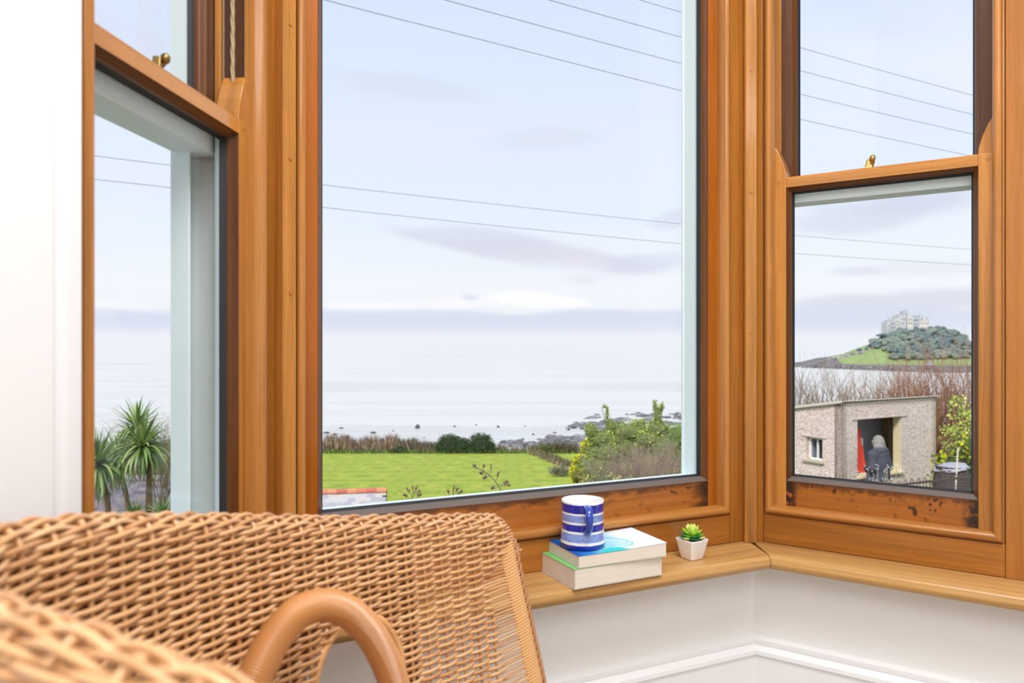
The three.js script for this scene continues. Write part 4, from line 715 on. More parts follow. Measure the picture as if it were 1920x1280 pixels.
  tree(1672, 661, 5.5, 3, 'paler olive tree at the edge of the island lawn', null, 0.8);
  // flat topped pine
  { const x = ipx(1652), y = crest(x), t = tag(base('umbrella_pine', V(x, y - 2, ISLE - 4)), 'flat topped pine standing left below the castle', 'tree');
    mesh('trunk', [bar(new THREE.Vector3(2, 0, 0), new THREE.Vector3(0, 8, 0), 0.7, 0.4, 6), bar(new THREE.Vector3(0, 7, 0), new THREE.Vector3(-4, 11, 0), 0.35, 0.2, 5), bar(new THREE.Vector3(0.4, 6, 0), new THREE.Vector3(4.5, 11, 0), 0.35, 0.2, 5)], trunkMat, t);
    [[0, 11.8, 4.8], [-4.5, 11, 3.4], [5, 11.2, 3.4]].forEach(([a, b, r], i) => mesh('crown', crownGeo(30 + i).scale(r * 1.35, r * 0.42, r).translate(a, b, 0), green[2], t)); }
  // ---- castle
  const c = tag(base('castle', V(ipx(1700), 0, ISLE + 10)), 'pale stone castle with battlements and a square tower on the island top', 'castle');
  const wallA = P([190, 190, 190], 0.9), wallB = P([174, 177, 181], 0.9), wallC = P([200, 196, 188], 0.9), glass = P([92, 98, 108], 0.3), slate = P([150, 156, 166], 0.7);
  const X = (px) => ipx(px) - ipx(1700), Y = (py) => ih(py) - 0;
  const block = (name, px0, px1, top, bottom, depth, front, mat, o = {}) => {
    const x0 = X(px0), x1 = X(px1), y1 = Y(top), y0 = Y(bottom), g = [plain(new THREE.BoxGeometry(x1 - x0, y1 - y0, depth)).translate((x0 + x1) / 2, (y0 + y1) / 2, front - depth / 2)];
    const w = 1.1, n = Math.max(2, Math.round((x1 - x0) / 2.2));
    if (!o.plain) for (let i = 0; i < n; i++) for (const z of [front - w / 2, front - depth + w / 2]) g.push(plain(new THREE.BoxGeometry((x1 - x0) / n * 0.56, 1.1, w)).translate(x0 + (x1 - x0) * (i + 0.5) / n, y1 + 0.55, z));
    const m = mesh(name, g, mat, c);
    for (const [wx, wy, ww, wh] of o.windows ?? []) mesh('window', plain(new THREE.BoxGeometry(ww, wh, 0.5)).translate(X(wx), Y(wy), front + 0.05), glass, m);
    return m;
  };
  const win = (px, py, w = 1.0, h = 1.8) => [px, py, w, h];
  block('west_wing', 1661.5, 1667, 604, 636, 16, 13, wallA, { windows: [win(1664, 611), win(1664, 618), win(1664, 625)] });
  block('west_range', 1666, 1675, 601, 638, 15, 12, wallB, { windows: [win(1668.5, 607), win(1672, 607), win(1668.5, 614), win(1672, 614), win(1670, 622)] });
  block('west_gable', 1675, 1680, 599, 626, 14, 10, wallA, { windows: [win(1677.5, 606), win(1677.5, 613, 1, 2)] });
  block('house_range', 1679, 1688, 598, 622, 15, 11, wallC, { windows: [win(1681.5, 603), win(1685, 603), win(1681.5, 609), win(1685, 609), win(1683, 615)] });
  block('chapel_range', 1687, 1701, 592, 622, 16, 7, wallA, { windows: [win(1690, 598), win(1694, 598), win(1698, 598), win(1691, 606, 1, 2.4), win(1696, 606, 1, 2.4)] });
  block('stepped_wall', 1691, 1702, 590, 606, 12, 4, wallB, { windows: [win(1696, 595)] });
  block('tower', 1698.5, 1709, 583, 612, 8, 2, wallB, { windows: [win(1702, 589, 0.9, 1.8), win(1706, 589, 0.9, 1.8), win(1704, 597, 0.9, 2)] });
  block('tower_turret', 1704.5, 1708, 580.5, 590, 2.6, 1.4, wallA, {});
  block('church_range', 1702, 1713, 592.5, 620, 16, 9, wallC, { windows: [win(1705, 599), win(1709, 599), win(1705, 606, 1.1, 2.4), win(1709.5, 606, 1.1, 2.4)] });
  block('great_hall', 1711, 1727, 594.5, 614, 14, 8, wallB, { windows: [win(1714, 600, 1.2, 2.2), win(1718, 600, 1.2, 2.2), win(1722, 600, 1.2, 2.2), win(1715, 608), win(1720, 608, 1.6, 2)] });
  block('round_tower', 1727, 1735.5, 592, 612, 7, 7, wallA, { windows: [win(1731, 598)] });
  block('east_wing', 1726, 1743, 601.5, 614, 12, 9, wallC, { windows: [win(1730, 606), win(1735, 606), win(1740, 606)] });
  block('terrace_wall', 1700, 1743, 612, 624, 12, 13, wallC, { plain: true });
  mesh('slate_roof', prism([[X(1712), 0], [X(1719), 2.6], [X(1726), 0]], -4, 4, 0).translate(0, Y(594.5), 3), slate, c);
  for (const [px, top, bottom] of [[1668.4, 593.5, 602], [1675.5, 593.5, 602], [1684, 594.5, 599], [1727, 590, 596], [1741, 594.5, 602], [1715.5, 591, 595], [1690, 589, 593]]) {
    const q = mesh('chimney', plain(new THREE.BoxGeometry(1.0, Y(top) - Y(bottom), 1.0)).translate(X(px), (Y(top) + Y(bottom)) / 2, 6), wallB, c);
    mesh('chimney_pot', plain(new THREE.BoxGeometry(1.5, 0.5, 1.5)).translate(X(px), Y(top) + 0.2, 6), wallB, q);
  }
  // small white gabled cottage by the island shore
  { const k = tag(base('white_cottage', V(ipx(1745) * 0.9, SEA + 2, 900)), 'small pale gabled cottage by the island shore', 'house');
    mesh('walls', prism([[-2.6, 0], [2.6, 0], [2.6, 3.5], [0, 9.5], [-2.6, 3.5]], -5, 0, 0), P([226, 226, 230], 0.9), k);
    mesh('roof', [prism([[0, 9.9], [3.1, 3.1], [2.7, 3.0], [0, 9.2]], -5.3, 0.3, 0), prism([[0, 9.9], [0, 9.2], [-2.7, 3.0], [-3.1, 3.1]], -5.3, 0.3, 0)], P([176, 176, 184], 0.8), k);
    mesh('door', plain(new THREE.BoxGeometry(1, 2, 0.2)).translate(0, 1, 0.1), P([120, 122, 130], 0.7), k); }
  // low harbour wall that runs off to the right
  const hw = tag(base('harbour_wall', V(ipx(1760) * 0.87, SEA, 872)), 'long low dark harbour wall beyond the bare shrubs', 'wall');
  mesh('masonry', [plain(new THREE.BoxGeometry(130, 3.2, 5)).translate(30, 1.6, 0), plain(new THREE.BoxGeometry(132, 0.6, 6)).translate(30, 3.4, 0)], P([132, 124, 126], 0.95), hw);
}

// ---------------------------------------------------------------- a field of capsules turned into one smooth skin
function skin(bones, cell, blend) {                                                        // bones: [ax, ay, az, ra, bx, by, bz, rb]
  const lo = [1e9, 1e9, 1e9], hi = [-1e9, -1e9, -1e9];
  for (const b of bones) for (let k = 0; k < 3; k++) { lo[k] = Math.min(lo[k], b[k] - b[3], b[4 + k] - b[7]); hi[k] = Math.max(hi[k], b[k] + b[3], b[4 + k] + b[7]); }
  const span = Math.max(...[0, 1, 2].map((k) => hi[k] - lo[k])) + 8 * cell, n = Math.min(150, Math.ceil(span / cell)), c = [0, 1, 2].map((k) => (lo[k] + hi[k]) / 2);
  const mc = new MarchingCubes(n, M.white, false, false, 400000); mc.isolation = 0;
  const half = n / 2, f = mc.field;
  for (let z = 0; z < n; z++) for (let y = 0; y < n; y++) for (let x = 0; x < n; x++) {
    const p = [c[0] + (x - half) / half * span / 2, c[1] + (y - half) / half * span / 2, c[2] + (z - half) / half * span / 2];
    let s = 0, best = 1e9;
    for (const [ax, ay, az, ra, bx, by, bz, rb] of bones) {
      const dx = bx - ax, dy = by - ay, dz = bz - az, L = dx * dx + dy * dy + dz * dz || 1e-9, t = Math.max(0, Math.min(1, ((p[0] - ax) * dx + (p[1] - ay) * dy + (p[2] - az) * dz) / L));
      const d = Math.hypot(p[0] - ax - dx * t, p[1] - ay - dy * t, p[2] - az - dz * t) - mix(ra, rb, t);
      s += Math.exp(-Math.max(-0.5, Math.min(1.5, d)) / blend); if (d < best) best = d;
    }
    f[z * n * n + y * n + x] = best > 6 * blend ? -best : blend * Math.log(s);
  }
  mc.update();
  const count = mc.count, g = new THREE.BufferGeometry();
  const P0 = mc.positionArray.slice(0, count * 3), N0 = mc.normalArray.slice(0, count * 3);
  for (let i = 0; i < count; i++) for (let k = 0; k < 3; k++) P0[i * 3 + k] = c[k] + P0[i * 3 + k] * span / 2;
  g.setAttribute('position', new THREE.BufferAttribute(P0, 3)); g.setAttribute('normal', new THREE.BufferAttribute(N0, 3));
  const w = mergeVertices(g, 1e-5); w.computeVertexNormals(); return w;
}

// ---------------------------------------------------------------- the pebble-dashed shed
const SHED = { az: 61, x: 6.4, d: 14.5, floor: -3.5 };
{
  const dash = texture(512, 512, (u, v) => { const a = noise(u * 130, v * 130), b = noise(u * 130 + 50, v * 130 + 9), c = fbm(u * 4, v * 4, 3); let q = [248, 238, 230].map((x) => x * (0.94 + 0.12 * (c - 0.5))); if (a > 0.66) q = mix(0, 1, b) > 0.5 ? [160, 140, 130] : [196, 174, 160]; else if (b > 0.72) q = [250, 244, 238]; else if (a < 0.2) q = [220, 210, 204]; return q; }, true, [1 / 1.6, 1 / 1.6]);
  const dashMat = P([244, 236, 232], 0.95, { map: dash, bumpMap: dash, bumpScale: 0.0025 });
  const shed = tag(base('garden_shed', V(SHED.x, SHED.floor, SHED.d), toLocal(SHED.az)), 'pebble dashed garden shed with a corrugated roof and a large dark window', 'shed');
  const H = SHED.floor * -1 - 1.2, W = 3.06, D = 2.4, T = 0.16, fall = 0.17;                 // eaves height above the floor, width, depth, wall thickness
  const metric = (g) => { const p = g.attributes.position, n = g.attributes.normal, uv = g.attributes.uv; for (let i = 0; i < p.count; i++) uv.setXY(i, Math.abs(n.getX(i)) > 0.6 ? p.getZ(i) : p.getX(i), Math.abs(n.getY(i)) > 0.6 ? p.getZ(i) : p.getY(i)); return g; };
  const rect = (x0, x1, y0, y1) => { const h = new THREE.Path(); h.moveTo(x0, y0); h.lineTo(x0, y1); h.lineTo(x1, y1); h.lineTo(x1, y0); h.closePath(); return h; };
  const wx0 = 0.475, wx1 = 1.872, wy1 = H - 0.335, wy0 = 0.84;
  const front = new THREE.Shape([[0, -0.6], [W, -0.6], [W, H], [0, H]].map(([a, b]) => new THREE.Vector2(a, b))); front.holes.push(rect(wx0, wx1, wy0, wy1));
  mesh('front_wall', metric(plain(new THREE.ExtrudeGeometry(front, { depth: T, bevelEnabled: false }).translate(0, 0, -T))), dashMat, shed);
  const side = new THREE.Shape([[0, -0.6], [D, -0.6], [D, H - fall * D], [0, H]].map(([a, b]) => new THREE.Vector2(a, b))); side.holes.push(rect(0.44, 0.83, 1.10, 1.565));
  mesh('side_wall', metric(plain(new THREE.ExtrudeGeometry(side, { depth: T, bevelEnabled: false }).rotateY(Math.PI / 2).translate(0, 0, 0))), dashMat, shed);
  const blank = new THREE.Shape([[0, -0.6], [D, -0.6], [D, H - fall * D], [0, H]].map(([a, b]) => new THREE.Vector2(a, b)));
  mesh('side_wall', metric(plain(new THREE.ExtrudeGeometry(blank, { depth: T, bevelEnabled: false }).rotateY(Math.PI / 2).translate(W - T, 0, 0))), dashMat, shed);
  mesh('back_wall', metric(plain(new THREE.BoxGeometry(W, H + 0.6 - fall * D, T)).translate(W / 2, (H - 0.6 - fall * D) / 2, -D + T / 2)), dashMat, shed);
  mesh('sky_tint_lining', [plain(new THREE.BoxGeometry(2.2, H - 0.2, 0.02)).translate(1.26, H / 2 - 0.1, -0.8), plain(new THREE.BoxGeometry(W - 2 * T, 0.03, D - 2 * T)).translate(W / 2, 0.0, -D / 2)], P([150, 155, 170], 0.6), shed);  // blue grey colour stands in for sky reflected in the window glass
  const boardsMat = [P([122, 66, 34], 0.7), P([92, 56, 36], 0.7), P([146, 92, 44], 0.7)];
  for (let i = 0; i < 5; i++) mesh('plank', plain(new RoundedBoxGeometry(0.105, 1.9, 0.03, 1, 0.004)).rotateZ(0.05).rotateX(0.1).translate(2.40 + i * 0.108, 1.15, -0.74 - i * 0.02), boardsMat[i % 3], shed);
  // big window: lining, sill and glass
  const cream = P([222, 208, 170], 0.6);
  frame(shed, 'window_lining', cream, [wx0, wx1, wy0, wy1], [[-0.001, -0.015], [0.012, -0.015], [0.012, -T - 0.02], [-0.001, -T - 0.02]], 0.3);
  mesh('window_sill', plain(new RoundedBoxGeometry(wx1 - wx0 + 0.05, 0.05, 0.26, 2, 0.01)).translate((wx0 + wx1) / 2, wy0 - 0.022, -0.06), cream, shed);
  mesh('lintel', plain(new THREE.BoxGeometry(wx1 - wx0 + 0.34, 0.02, 0.035)).translate((wx0 + wx1) / 2, wy1 + 0.004, 0.006), dashMat, shed);
  mesh('window_glass', pane(wx0 + 0.01, wx1 - 0.01, wy0, wy1 - 0.01, -T + 0.01), M.glass, shed);
  // small window in the left face: its axes run away from the corner
  const sw = base('side_window', new THREE.Vector3(0, 0, 0), 0, shed);
  const X = (g) => g.rotateY(Math.PI / 2);
  mesh('window_frame', [[0.44, 0.48, 1.10, 1.565], [0.79, 0.83, 1.10, 1.565], [0.44, 0.83, 1.10, 1.14], [0.44, 0.83, 1.525, 1.565], [0.615, 0.645, 1.10, 1.565]].map(([a, b, c, d]) => X(plain(new RoundedBoxGeometry(b - a, d - c, 0.05, 1, 0.006)).translate((a + b) / 2, (c + d) / 2, 0.115))), P([236, 236, 234], 0.5), sw);
  mesh('window_glass', X(pane(0.47, 0.80, 1.13, 1.54, 0.115)), M.glass, sw);
  mesh('window_ledge', X(plain(new RoundedBoxGeometry(0.5, 0.05, 0.12, 2, 0.01)).translate(0.635, 1.085, 0.0)), P([190, 176, 152], 0.8), sw);
  mesh('window_lintel', X(plain(new THREE.BoxGeometry(0.6, 0.025, 0.03)).translate(0.65, 1.585, -0.006)), dashMat, sw);
  mesh('shade_panel', X(plain(new THREE.BoxGeometry(0.5, 0.6, 0.02)).translate(0.635, 1.33, 0.3)), P([52, 58, 64], 0.8), sw);  // dark panel painted as the shade inside the shed
  // corrugated roof, ridges running with the fall
  const nx = 336, pos = [], idx = []; const top = (x, z) => H + 0.03 + fall * z + 0.011 * Math.sin(x / 0.076 * 2 * Math.PI);
  for (const t of [0, 0.006]) for (let i = 0; i <= nx; i++) for (const z of [0.07, -D - 0.08]) { const x = mix(-0.07, W + 0.06, i / nx); pos.push(x, top(x, z) - t, z); }
  const o = (nx + 1) * 2; for (let i = 0; i < nx; i++) { const a = i * 2; idx.push(a, a + 2, a + 1, a + 1, a + 2, a + 3, o + a, o + a + 1, o + a + 2, o + a + 1, o + a + 3, o + a + 2, a, o + a, a + 2, a + 2, o + a, o + a + 2); }
  const rg = new THREE.BufferGeometry(); rg.setAttribute('position', new THREE.BufferAttribute(new Float32Array(pos), 3)); rg.setIndex(idx); rg.computeVertexNormals();
  mesh('corrugated_roof', rg, P([206, 200, 190], 0.85), shed);
  mesh('wall_plate', plain(new THREE.BoxGeometry(W, 0.05, 0.05)).translate(W / 2, H - 0.012, -0.04), P([60, 50, 44], 0.9), shed);
  const vg = plain(new THREE.BoxGeometry(0.03, 0.05, D + 0.14)); mesh('verge_strip', vg.rotateX(-Math.atan(fall)).translate(-0.055, H + 0.028 - fall * D / 2, -D / 2), P([206, 198, 184], 0.8), shed);
}
// ---------------------------------------------------------------- person in front of the shed, and the red jacket inside it
{
  const d = 14.25, x = (1646 - 960) / F * d, g0 = slope(d) + 0.02, p = tag(base('person', V(x, g0, d), toLocal(SHED.az) ), 'person with grey hair in a dark hooded coat seen from behind at the shed window', 'person');
  p.scale.setScalar(0.965);
  const L = (s) => [[0.09 * s, 0.90, 0.0, 0.10, 0.10 * s, 0.50, 0.02, 0.065], [0.10 * s, 0.50, 0.02, 0.062, 0.105 * s, 0.09, -0.02, 0.042], [0.105 * s, 0.05, -0.02, 0.042, 0.115 * s, 0.035, -0.2 + 0.03, 0.034]];
  const arm = (s) => [[0.185 * s, 1.30, 0.01, 0.058, 0.235 * s, 1.04, 0.05, 0.046], [0.235 * s, 1.04, 0.05, 0.044, 0.13 * s, 0.99, -0.17, 0.032]];
  const hand = (s) => { const b = [[0.125 * s, 0.99, -0.18, 0.026, 0.07 * s, 0.99, -0.235, 0.022], [0.10 * s, 1.005, -0.195, 0.022, 0.075 * s, 1.005, -0.225, 0.02]]; for (let i = 0; i < 4; i++) { const h = 1.018 - i * 0.018, l = [0.036, 0.042, 0.039, 0.03][i]; b.push([0.066 * s, h, -0.236, 0.0095, (0.066 - l * 0.7) * s, h - 0.004, -0.236 - l * 0.6, 0.009], [(0.066 - l * 0.7) * s, h - 0.004, -0.236 - l * 0.6, 0.009, (0.066 - l * 1.3) * s, h - 0.012, -0.236 - l * 0.45, 0.008]); } b.push([0.108 * s, 1.015, -0.19, 0.012, 0.088 * s, 1.04, -0.225, 0.0105], [0.088 * s, 1.04, -0.225, 0.0105, 0.066 * s, 1.045, -0.245, 0.0095]); return b; };
  const torso = [[0, 0.95, 0, 0.13, 0, 1.12, 0.01, 0.12], [0, 1.12, 0.01, 0.12, 0, 1.30, 0.01, 0.125], [-0.15, 1.33, 0.01, 0.06, 0.15, 1.33, 0.01, 0.06], [0, 1.33, 0.01, 0.07, 0, 1.45, -0.005, 0.052]];
  const head = [[0, 1.53, -0.01, 0.086, 0, 1.575, 0.005, 0.088], [0, 1.49, -0.045, 0.05, 0, 1.52, -0.05, 0.055], [0, 1.525, -0.095, 0.012, 0, 1.505, -0.112, 0.014], [-0.03, 1.545, -0.085, 0.014, 0.03, 1.545, -0.085, 0.014], [-0.02, 1.478, -0.082, 0.009, 0.02, 1.478, -0.082, 0.009], [-0.087, 1.535, 0.0, 0.014, -0.09, 1.505, 0.0, 0.011], [0.087, 1.535, 0.0, 0.014, 0.09, 1.505, 0.0, 0.011]];
  const body = [skin([...torso, ...L(-1), ...L(1), ...arm(-1), ...arm(1), [0, 1.42, 0, 0.055, 0, 1.52, -0.01, 0.075]], 0.013, 0.018), skin([...head, [0, 1.40, 0, 0.05, 0, 1.5, -0.01, 0.055]], 0.005, 0.01), skin(hand(-1), 0.004, 0.004), skin(hand(1), 0.004, 0.004)];
  mesh('body', body, P([214, 170, 146], 0.6), p);
  const eye = new THREE.SphereGeometry(0.011, 12, 10); for (const s of [-1, 1]) { const e = mesh('eye', eye, P([236, 236, 232], 0.2), p); e.position.set(0.03 * s, 1.535, -0.083); }
  const coat = skin([[0, 0.80, 0.01, 0.215, 0, 1.10, 0.02, 0.19], [-0.06, 0.80, 0.0, 0.18, 0.06, 0.80, 0, 0.18], [0, 1.10, 0.02, 0.185, 0, 1.27, 0.02, 0.165], [-0.165, 1.305, 0.015, 0.085, 0.165, 1.305, 0.015, 0.085], ...[-1, 1].flatMap((s) => [[0.19 * s, 1.29, 0.015, 0.088, 0.25 * s, 1.04, 0.055, 0.074], [0.25 * s, 1.04, 0.055, 0.072, 0.14 * s, 0.995, -0.15, 0.052]])], 0.014, 0.022);
  const ctex = texture(128, 128, (u, v) => { const k = 0.85 + 0.3 * fbm(u * 20, v * 20, 3); return [255 * k, 255 * k, 255 * k]; });
  const coatMat = P([66, 68, 80], 0.75);
  const coatM = mesh('coat', coat, coatMat, p);
  mesh('hood', skin([[-0.075, 1.375, 0.085, 0.062, 0.075, 1.375, 0.085, 0.062], [-0.10, 1.385, 0.03, 0.052, -0.075, 1.39, 0.085, 0.058], [0.10, 1.385, 0.03, 0.052, 0.075, 1.39, 0.085, 0.058], [0, 1.34, 0.11, 0.05, 0, 1.40, 0.11, 0.055]], 0.010, 0.016), P([76, 78, 92], 0.75), coatM);
  mesh('coat_seam', tube([new THREE.Vector3(0.002, 1.24, 0.192), new THREE.Vector3(0, 1.0, 0.214), new THREE.Vector3(0, 0.7, 0.232)], 0.003, 20, 6), P([44, 46, 56], 0.8), coatM);
  mesh('trousers', skin([[0, 0.88, 0, 0.14, 0, 0.95, 0, 0.135], ...[-1, 1].flatMap((s) => [[0.09 * s, 0.88, 0, 0.112, 0.10 * s, 0.50, 0.02, 0.08], [0.10 * s, 0.50, 0.02, 0.08, 0.105 * s, 0.12, -0.015, 0.062]])], 0.014, 0.016), P([58, 60, 68], 0.85), p);
  for (const s of [-1, 1]) mesh('boot', skin([[0.105 * s, 0.12, -0.01, 0.058, 0.105 * s, 0.055, -0.015, 0.052], [0.105 * s, 0.05, 0.01, 0.048, 0.118 * s, 0.042, -0.18, 0.042]], 0.010, 0.012), P([46, 40, 36], 0.6), p);
  // grey shoulder length hair: one cap with long locks
  const locks = [[0, 1.575, 0.012, 0.1, 0, 1.53, 0.03, 0.1], [-0.07, 1.54, 0.0, 0.045, 0.07, 1.54, 0.0, 0.045]]; for (let i = 0; i < 15; i++) { const a = mix(-0.75, 0.75, i / 14) * Math.PI * 0.72, sx = Math.sin(a), cz = Math.cos(a); locks.push([sx * 0.07, 1.55, 0.01 + cz * 0.07, 0.036, sx * 0.108, 1.46, 0.02 + cz * 0.088, 0.026], [sx * 0.108, 1.46, 0.02 + cz * 0.088, 0.026, sx * 0.118 + 0.004 * Math.sin(i * 3), 1.375 + 0.012 * Math.sin(i * 5), 0.03 + cz * 0.105, 0.015]); }
  mesh('hair', skin(locks, 0.007, 0.006), P([140, 134, 128], 0.6), p);
  // jacket hung inside the window
  const j = tag(base('hooded_jacket', V(SHED.x, SHED.floor, SHED.d), toLocal(SHED.az)), 'red hooded jacket hanging inside the left edge of the shed window', 'jacket'), jx = 0.86, jz = -0.36, red = P([218, 62, 44], 0.7);
  mesh('coat_body', skin([[jx, 1.50, jz, 0.13, jx, 0.85, jz, 0.16], [jx - 0.12, 1.50, jz, 0.05, jx + 0.12, 1.50, jz, 0.05]], 0.014, 0.02), red, j);
  mesh('hood', skin([[jx + 0.05, 1.60, jz + 0.02, 0.075, jx + 0.06, 1.66, jz + 0.02, 0.08]], 0.01, 0.012), P([226, 60, 46], 0.7), j);
  mesh('sleeve', skin([[jx + 0.15, 1.38, jz + 0.03, 0.05, jx + 0.175, 1.0, jz + 0.06, 0.055], [jx + 0.175, 1.0, jz + 0.06, 0.055, jx + 0.18, 0.84, jz + 0.08, 0.05]], 0.01, 0.012), red, j);
  mesh('lining', skin([[jx + 0.13, 1.50, jz + 0.06, 0.042, jx + 0.15, 1.40, jz + 0.06, 0.034]], 0.008, 0.01), P([176, 166, 160], 0.8), j);
  mesh('hook', bar(new THREE.Vector3(jx, 1.62, jz - 0.05), new THREE.Vector3(jx, H0(), jz - 0.08), 0.006, 0.006, 6), P([60, 60, 60], 0.5), j);
  function H0() { return 2.22; }
}
// ---------------------------------------------------------------- garden in front of the shed
{
  const up = new THREE.Vector3(0, 1, 0);
  // hoop topped fence
  const fx = (1660 - 960) / F * 8.75, top = -(262 / F) * 8.75, f = tag(base('hoop_fence', V(fx, top, 8.75), toLocal(66)), 'low black hoop topped metal fence in front of the shed', 'fence'), iron = P([92, 84, 78], 0.5, { metalness: 0.3 });
  const hoop = tube([new THREE.Vector3(-0.024, -1.3, 0), new THREE.Vector3(-0.024, -0.05, 0), new THREE.Vector3(-0.021, -0.018, 0), new THREE.Vector3(-0.011, -0.003, 0), new THREE.Vector3(0, 0, 0), new THREE.Vector3(0.011, -0.003, 0), new THREE.Vector3(0.021, -0.018, 0), new THREE.Vector3(0.024, -0.05, 0), new THREE.Vector3(0.024, -1.3, 0)], 0.005, 60, 6);
  for (let i = -12; i < 15; i++) { const h = mesh('hoop', hoop, iron, f); h.position.x = i * 0.112; }
  for (const y of [-0.058, -1.2]) mesh('rail', plain(new RoundedBoxGeometry(3.1, 0.028, 0.009, 1, 0.002)).translate(0.15, y, 0.005), iron, f);
  for (const x of [-1.4, 1.7]) mesh('post', plain(new RoundedBoxGeometry(0.04, 1.4, 0.04, 1, 0.004)).translate(x, -0.68, 0), iron, f);
  // pale cane
  const c = tag(base('garden_cane', V((1791 - 960) / F * 9.4, -3.0, 9.4)), 'thin pale upright cane beside the dark barrel', 'cane');
  mesh('stick', bar(new THREE.Vector3(-0.06, 0, 0), new THREE.Vector3(0.035, 1.66, 0), 0.012, 0.009, 8), P([226, 214, 190], 0.7), c);
  // barrel of dark woven rods under a crumpled sheet
  const bx = (1784 - 960) / F * 13.6, b = tag(base('garden_barrel', V(bx, slope(13.6), 13.6)), 'dark ribbed barrel with a crumpled pale sheet over its top', 'barrel'), bh = 1.0;
  mesh('drum', lathe([[0, 0], [0.25, 0], ...Array.from({ length: 61 }, (_, i) => { const y = i / 60 * bh; return [0.25 + 0.035 * Math.sin(y / bh * Math.PI) + 0.007 * Math.cos(y * 126), y]; }), [0.24, bh], [0.22, bh - 0.03], [0, bh - 0.03]], 40), P([78, 66, 64], 0.7), b);
  const sg = new THREE.SphereGeometry(1, 40, 20, 0, 6.2832, 0, 1.7), sp = sg.attributes.position; for (let i = 0; i < sp.count; i++) { const x = sp.getX(i), y = sp.getY(i), z = sp.getZ(i), n = 1 + 0.3 * (fbm(x * 5 + 20, z * 5 + y * 3 + 20, 4) - 0.5) * 1.6; sp.setXYZ(i, x * 0.285 * n, bh - 0.04 + y * 0.075 * (0.4 + n * 0.7) + 0.05 * x, z * 0.285 * n); } sg.computeVertexNormals();
  mesh('sheet', sg, P([166, 162, 172], 0.45), b);
  // yellow green shrub at the end of the shed
  const yel = [[178, 190, 92], [160, 178, 86], [196, 198, 116], [130, 150, 76]];
  bush('garden_shrub', 'yellow green leafy shrub growing past the right end of the shed', 'shrub', V(9.5, slope(15.8), 15.8), [[-0.05, 2.35, 0, 0.2, 0.3, 0.25], [0.2, 2.0, 0, 0.32, 0.4, 0.3], [-0.2, 1.75, 0.1, 0.25, 0.3, 0.3], [0.2, 1.3, 0, 0.4, 0.45, 0.4], [-0.15, 1.0, 0.1, 0.4, 0.4, 0.4]], { n: 1700, leaf: 0.055, wide: 1.5, colors: yel, stem: 0.015 });
  bush('ivy_bush', 'dark leaved bush with yellow leaves behind the barrel', 'bush', V(8.5, slope(14.3), 14.3), [[0, 0.8, 0, 0.5, 0.55, 0.3], [0.3, 1.2, 0, 0.3, 0.4, 0.3]], { n: 900, leaf: 0.08, wide: 1.6, colors: [[178, 174, 44], [150, 158, 50], [72, 94, 46], [86, 108, 54]], core: [60, 66, 40], stem: 0.015 });
  // white seed heads near the house
  [[1660, 884, 8.0, 'pale dry plant with white seed heads in front of the person'], [1627, 892, 8.2, 'smaller tuft of white seed heads left of the person']].forEach(([px, py, d, label], k) => {
    const h = -(py - 640) / F * d - slope(d), b = tag(base('seed_head_plant', V((px - 960) / F * d, slope(d), d)), label, 'plant'), st = [], heads = [];
    for (let i = 0; i < (k ? 16 : 34); i++) { const q = new THREE.Vector3(rr(-0.16, 0.16), h * rr(0.86, 1.04), rr(-0.1, 0.1)); st.push(bar(new THREE.Vector3(q.x * 0.4, 0, q.z * 0.4), q, 0.003, 0.0018, 4)); for (let j = 0; j < 3; j++) heads.push({ p: q.clone().add(rdir().multiplyScalar(0.02)), dir: rdir(0.5), s: [0.006, 0.006, 0.009], c: shade([240, 234, 224], rr(0.85, 1.05)) }); }
    mesh('stems', st, P([176, 160, 136], 0.9), b).userData.kind = 'stuff'; scatter('seed_heads', new THREE.IcosahedronGeometry(0.7, 1), TWIG, heads, b);
  });
  // bare thicket behind the shed
  const spec = [[1512, 18.6, 3.1, 'grey bare shrub at the left end of the thicket behind the shed', [128, 116, 100], [138, 122, 104]], [1548, 19.4, 3.3, 'grey brown bare shrub second from left behind the shed', [124, 112, 96], [142, 122, 100]], [1590, 18.8, 3.2, 'olive tinted bare shrub behind the left half of the shed roof', [126, 112, 84], [150, 126, 96]], [1632, 19.6, 3.4, 'brown bare shrub behind the middle of the shed roof', [124, 98, 74], [150, 112, 82]], [1672, 18.7, 3.4, 'golden brown bare shrub behind the right half of the shed roof', [136, 102, 66], [160, 116, 72]], [1712, 19.4, 3.7, 'reddish bare shrub behind the right end of the shed roof', [132, 104, 82], [160, 116, 88]], [1756, 19.0, 4.0, 'tall russet bare shrub right of the shed', [134, 104, 82], [166, 118, 90]], [1800, 18.6, 4.2, 'tallest reddish bare shrub at the right edge of the window', [140, 112, 92], [168, 126, 100]]];
  spec.forEach(([px, d, h, label, bark, twig], i) => bareShrub('bare_shrub', label, V((px - 960) / F * d, slope(d), d), { stems: i < 2 ? 12 : 24, foot: 0.5, lean: 0.75, tilt: i < 2 ? -0.14 : 0.04, len: h * (i < 3 ? 0.52 : 0.47), r: 0.02, depth: 3, spread: 0.62, bark, twig }));
}
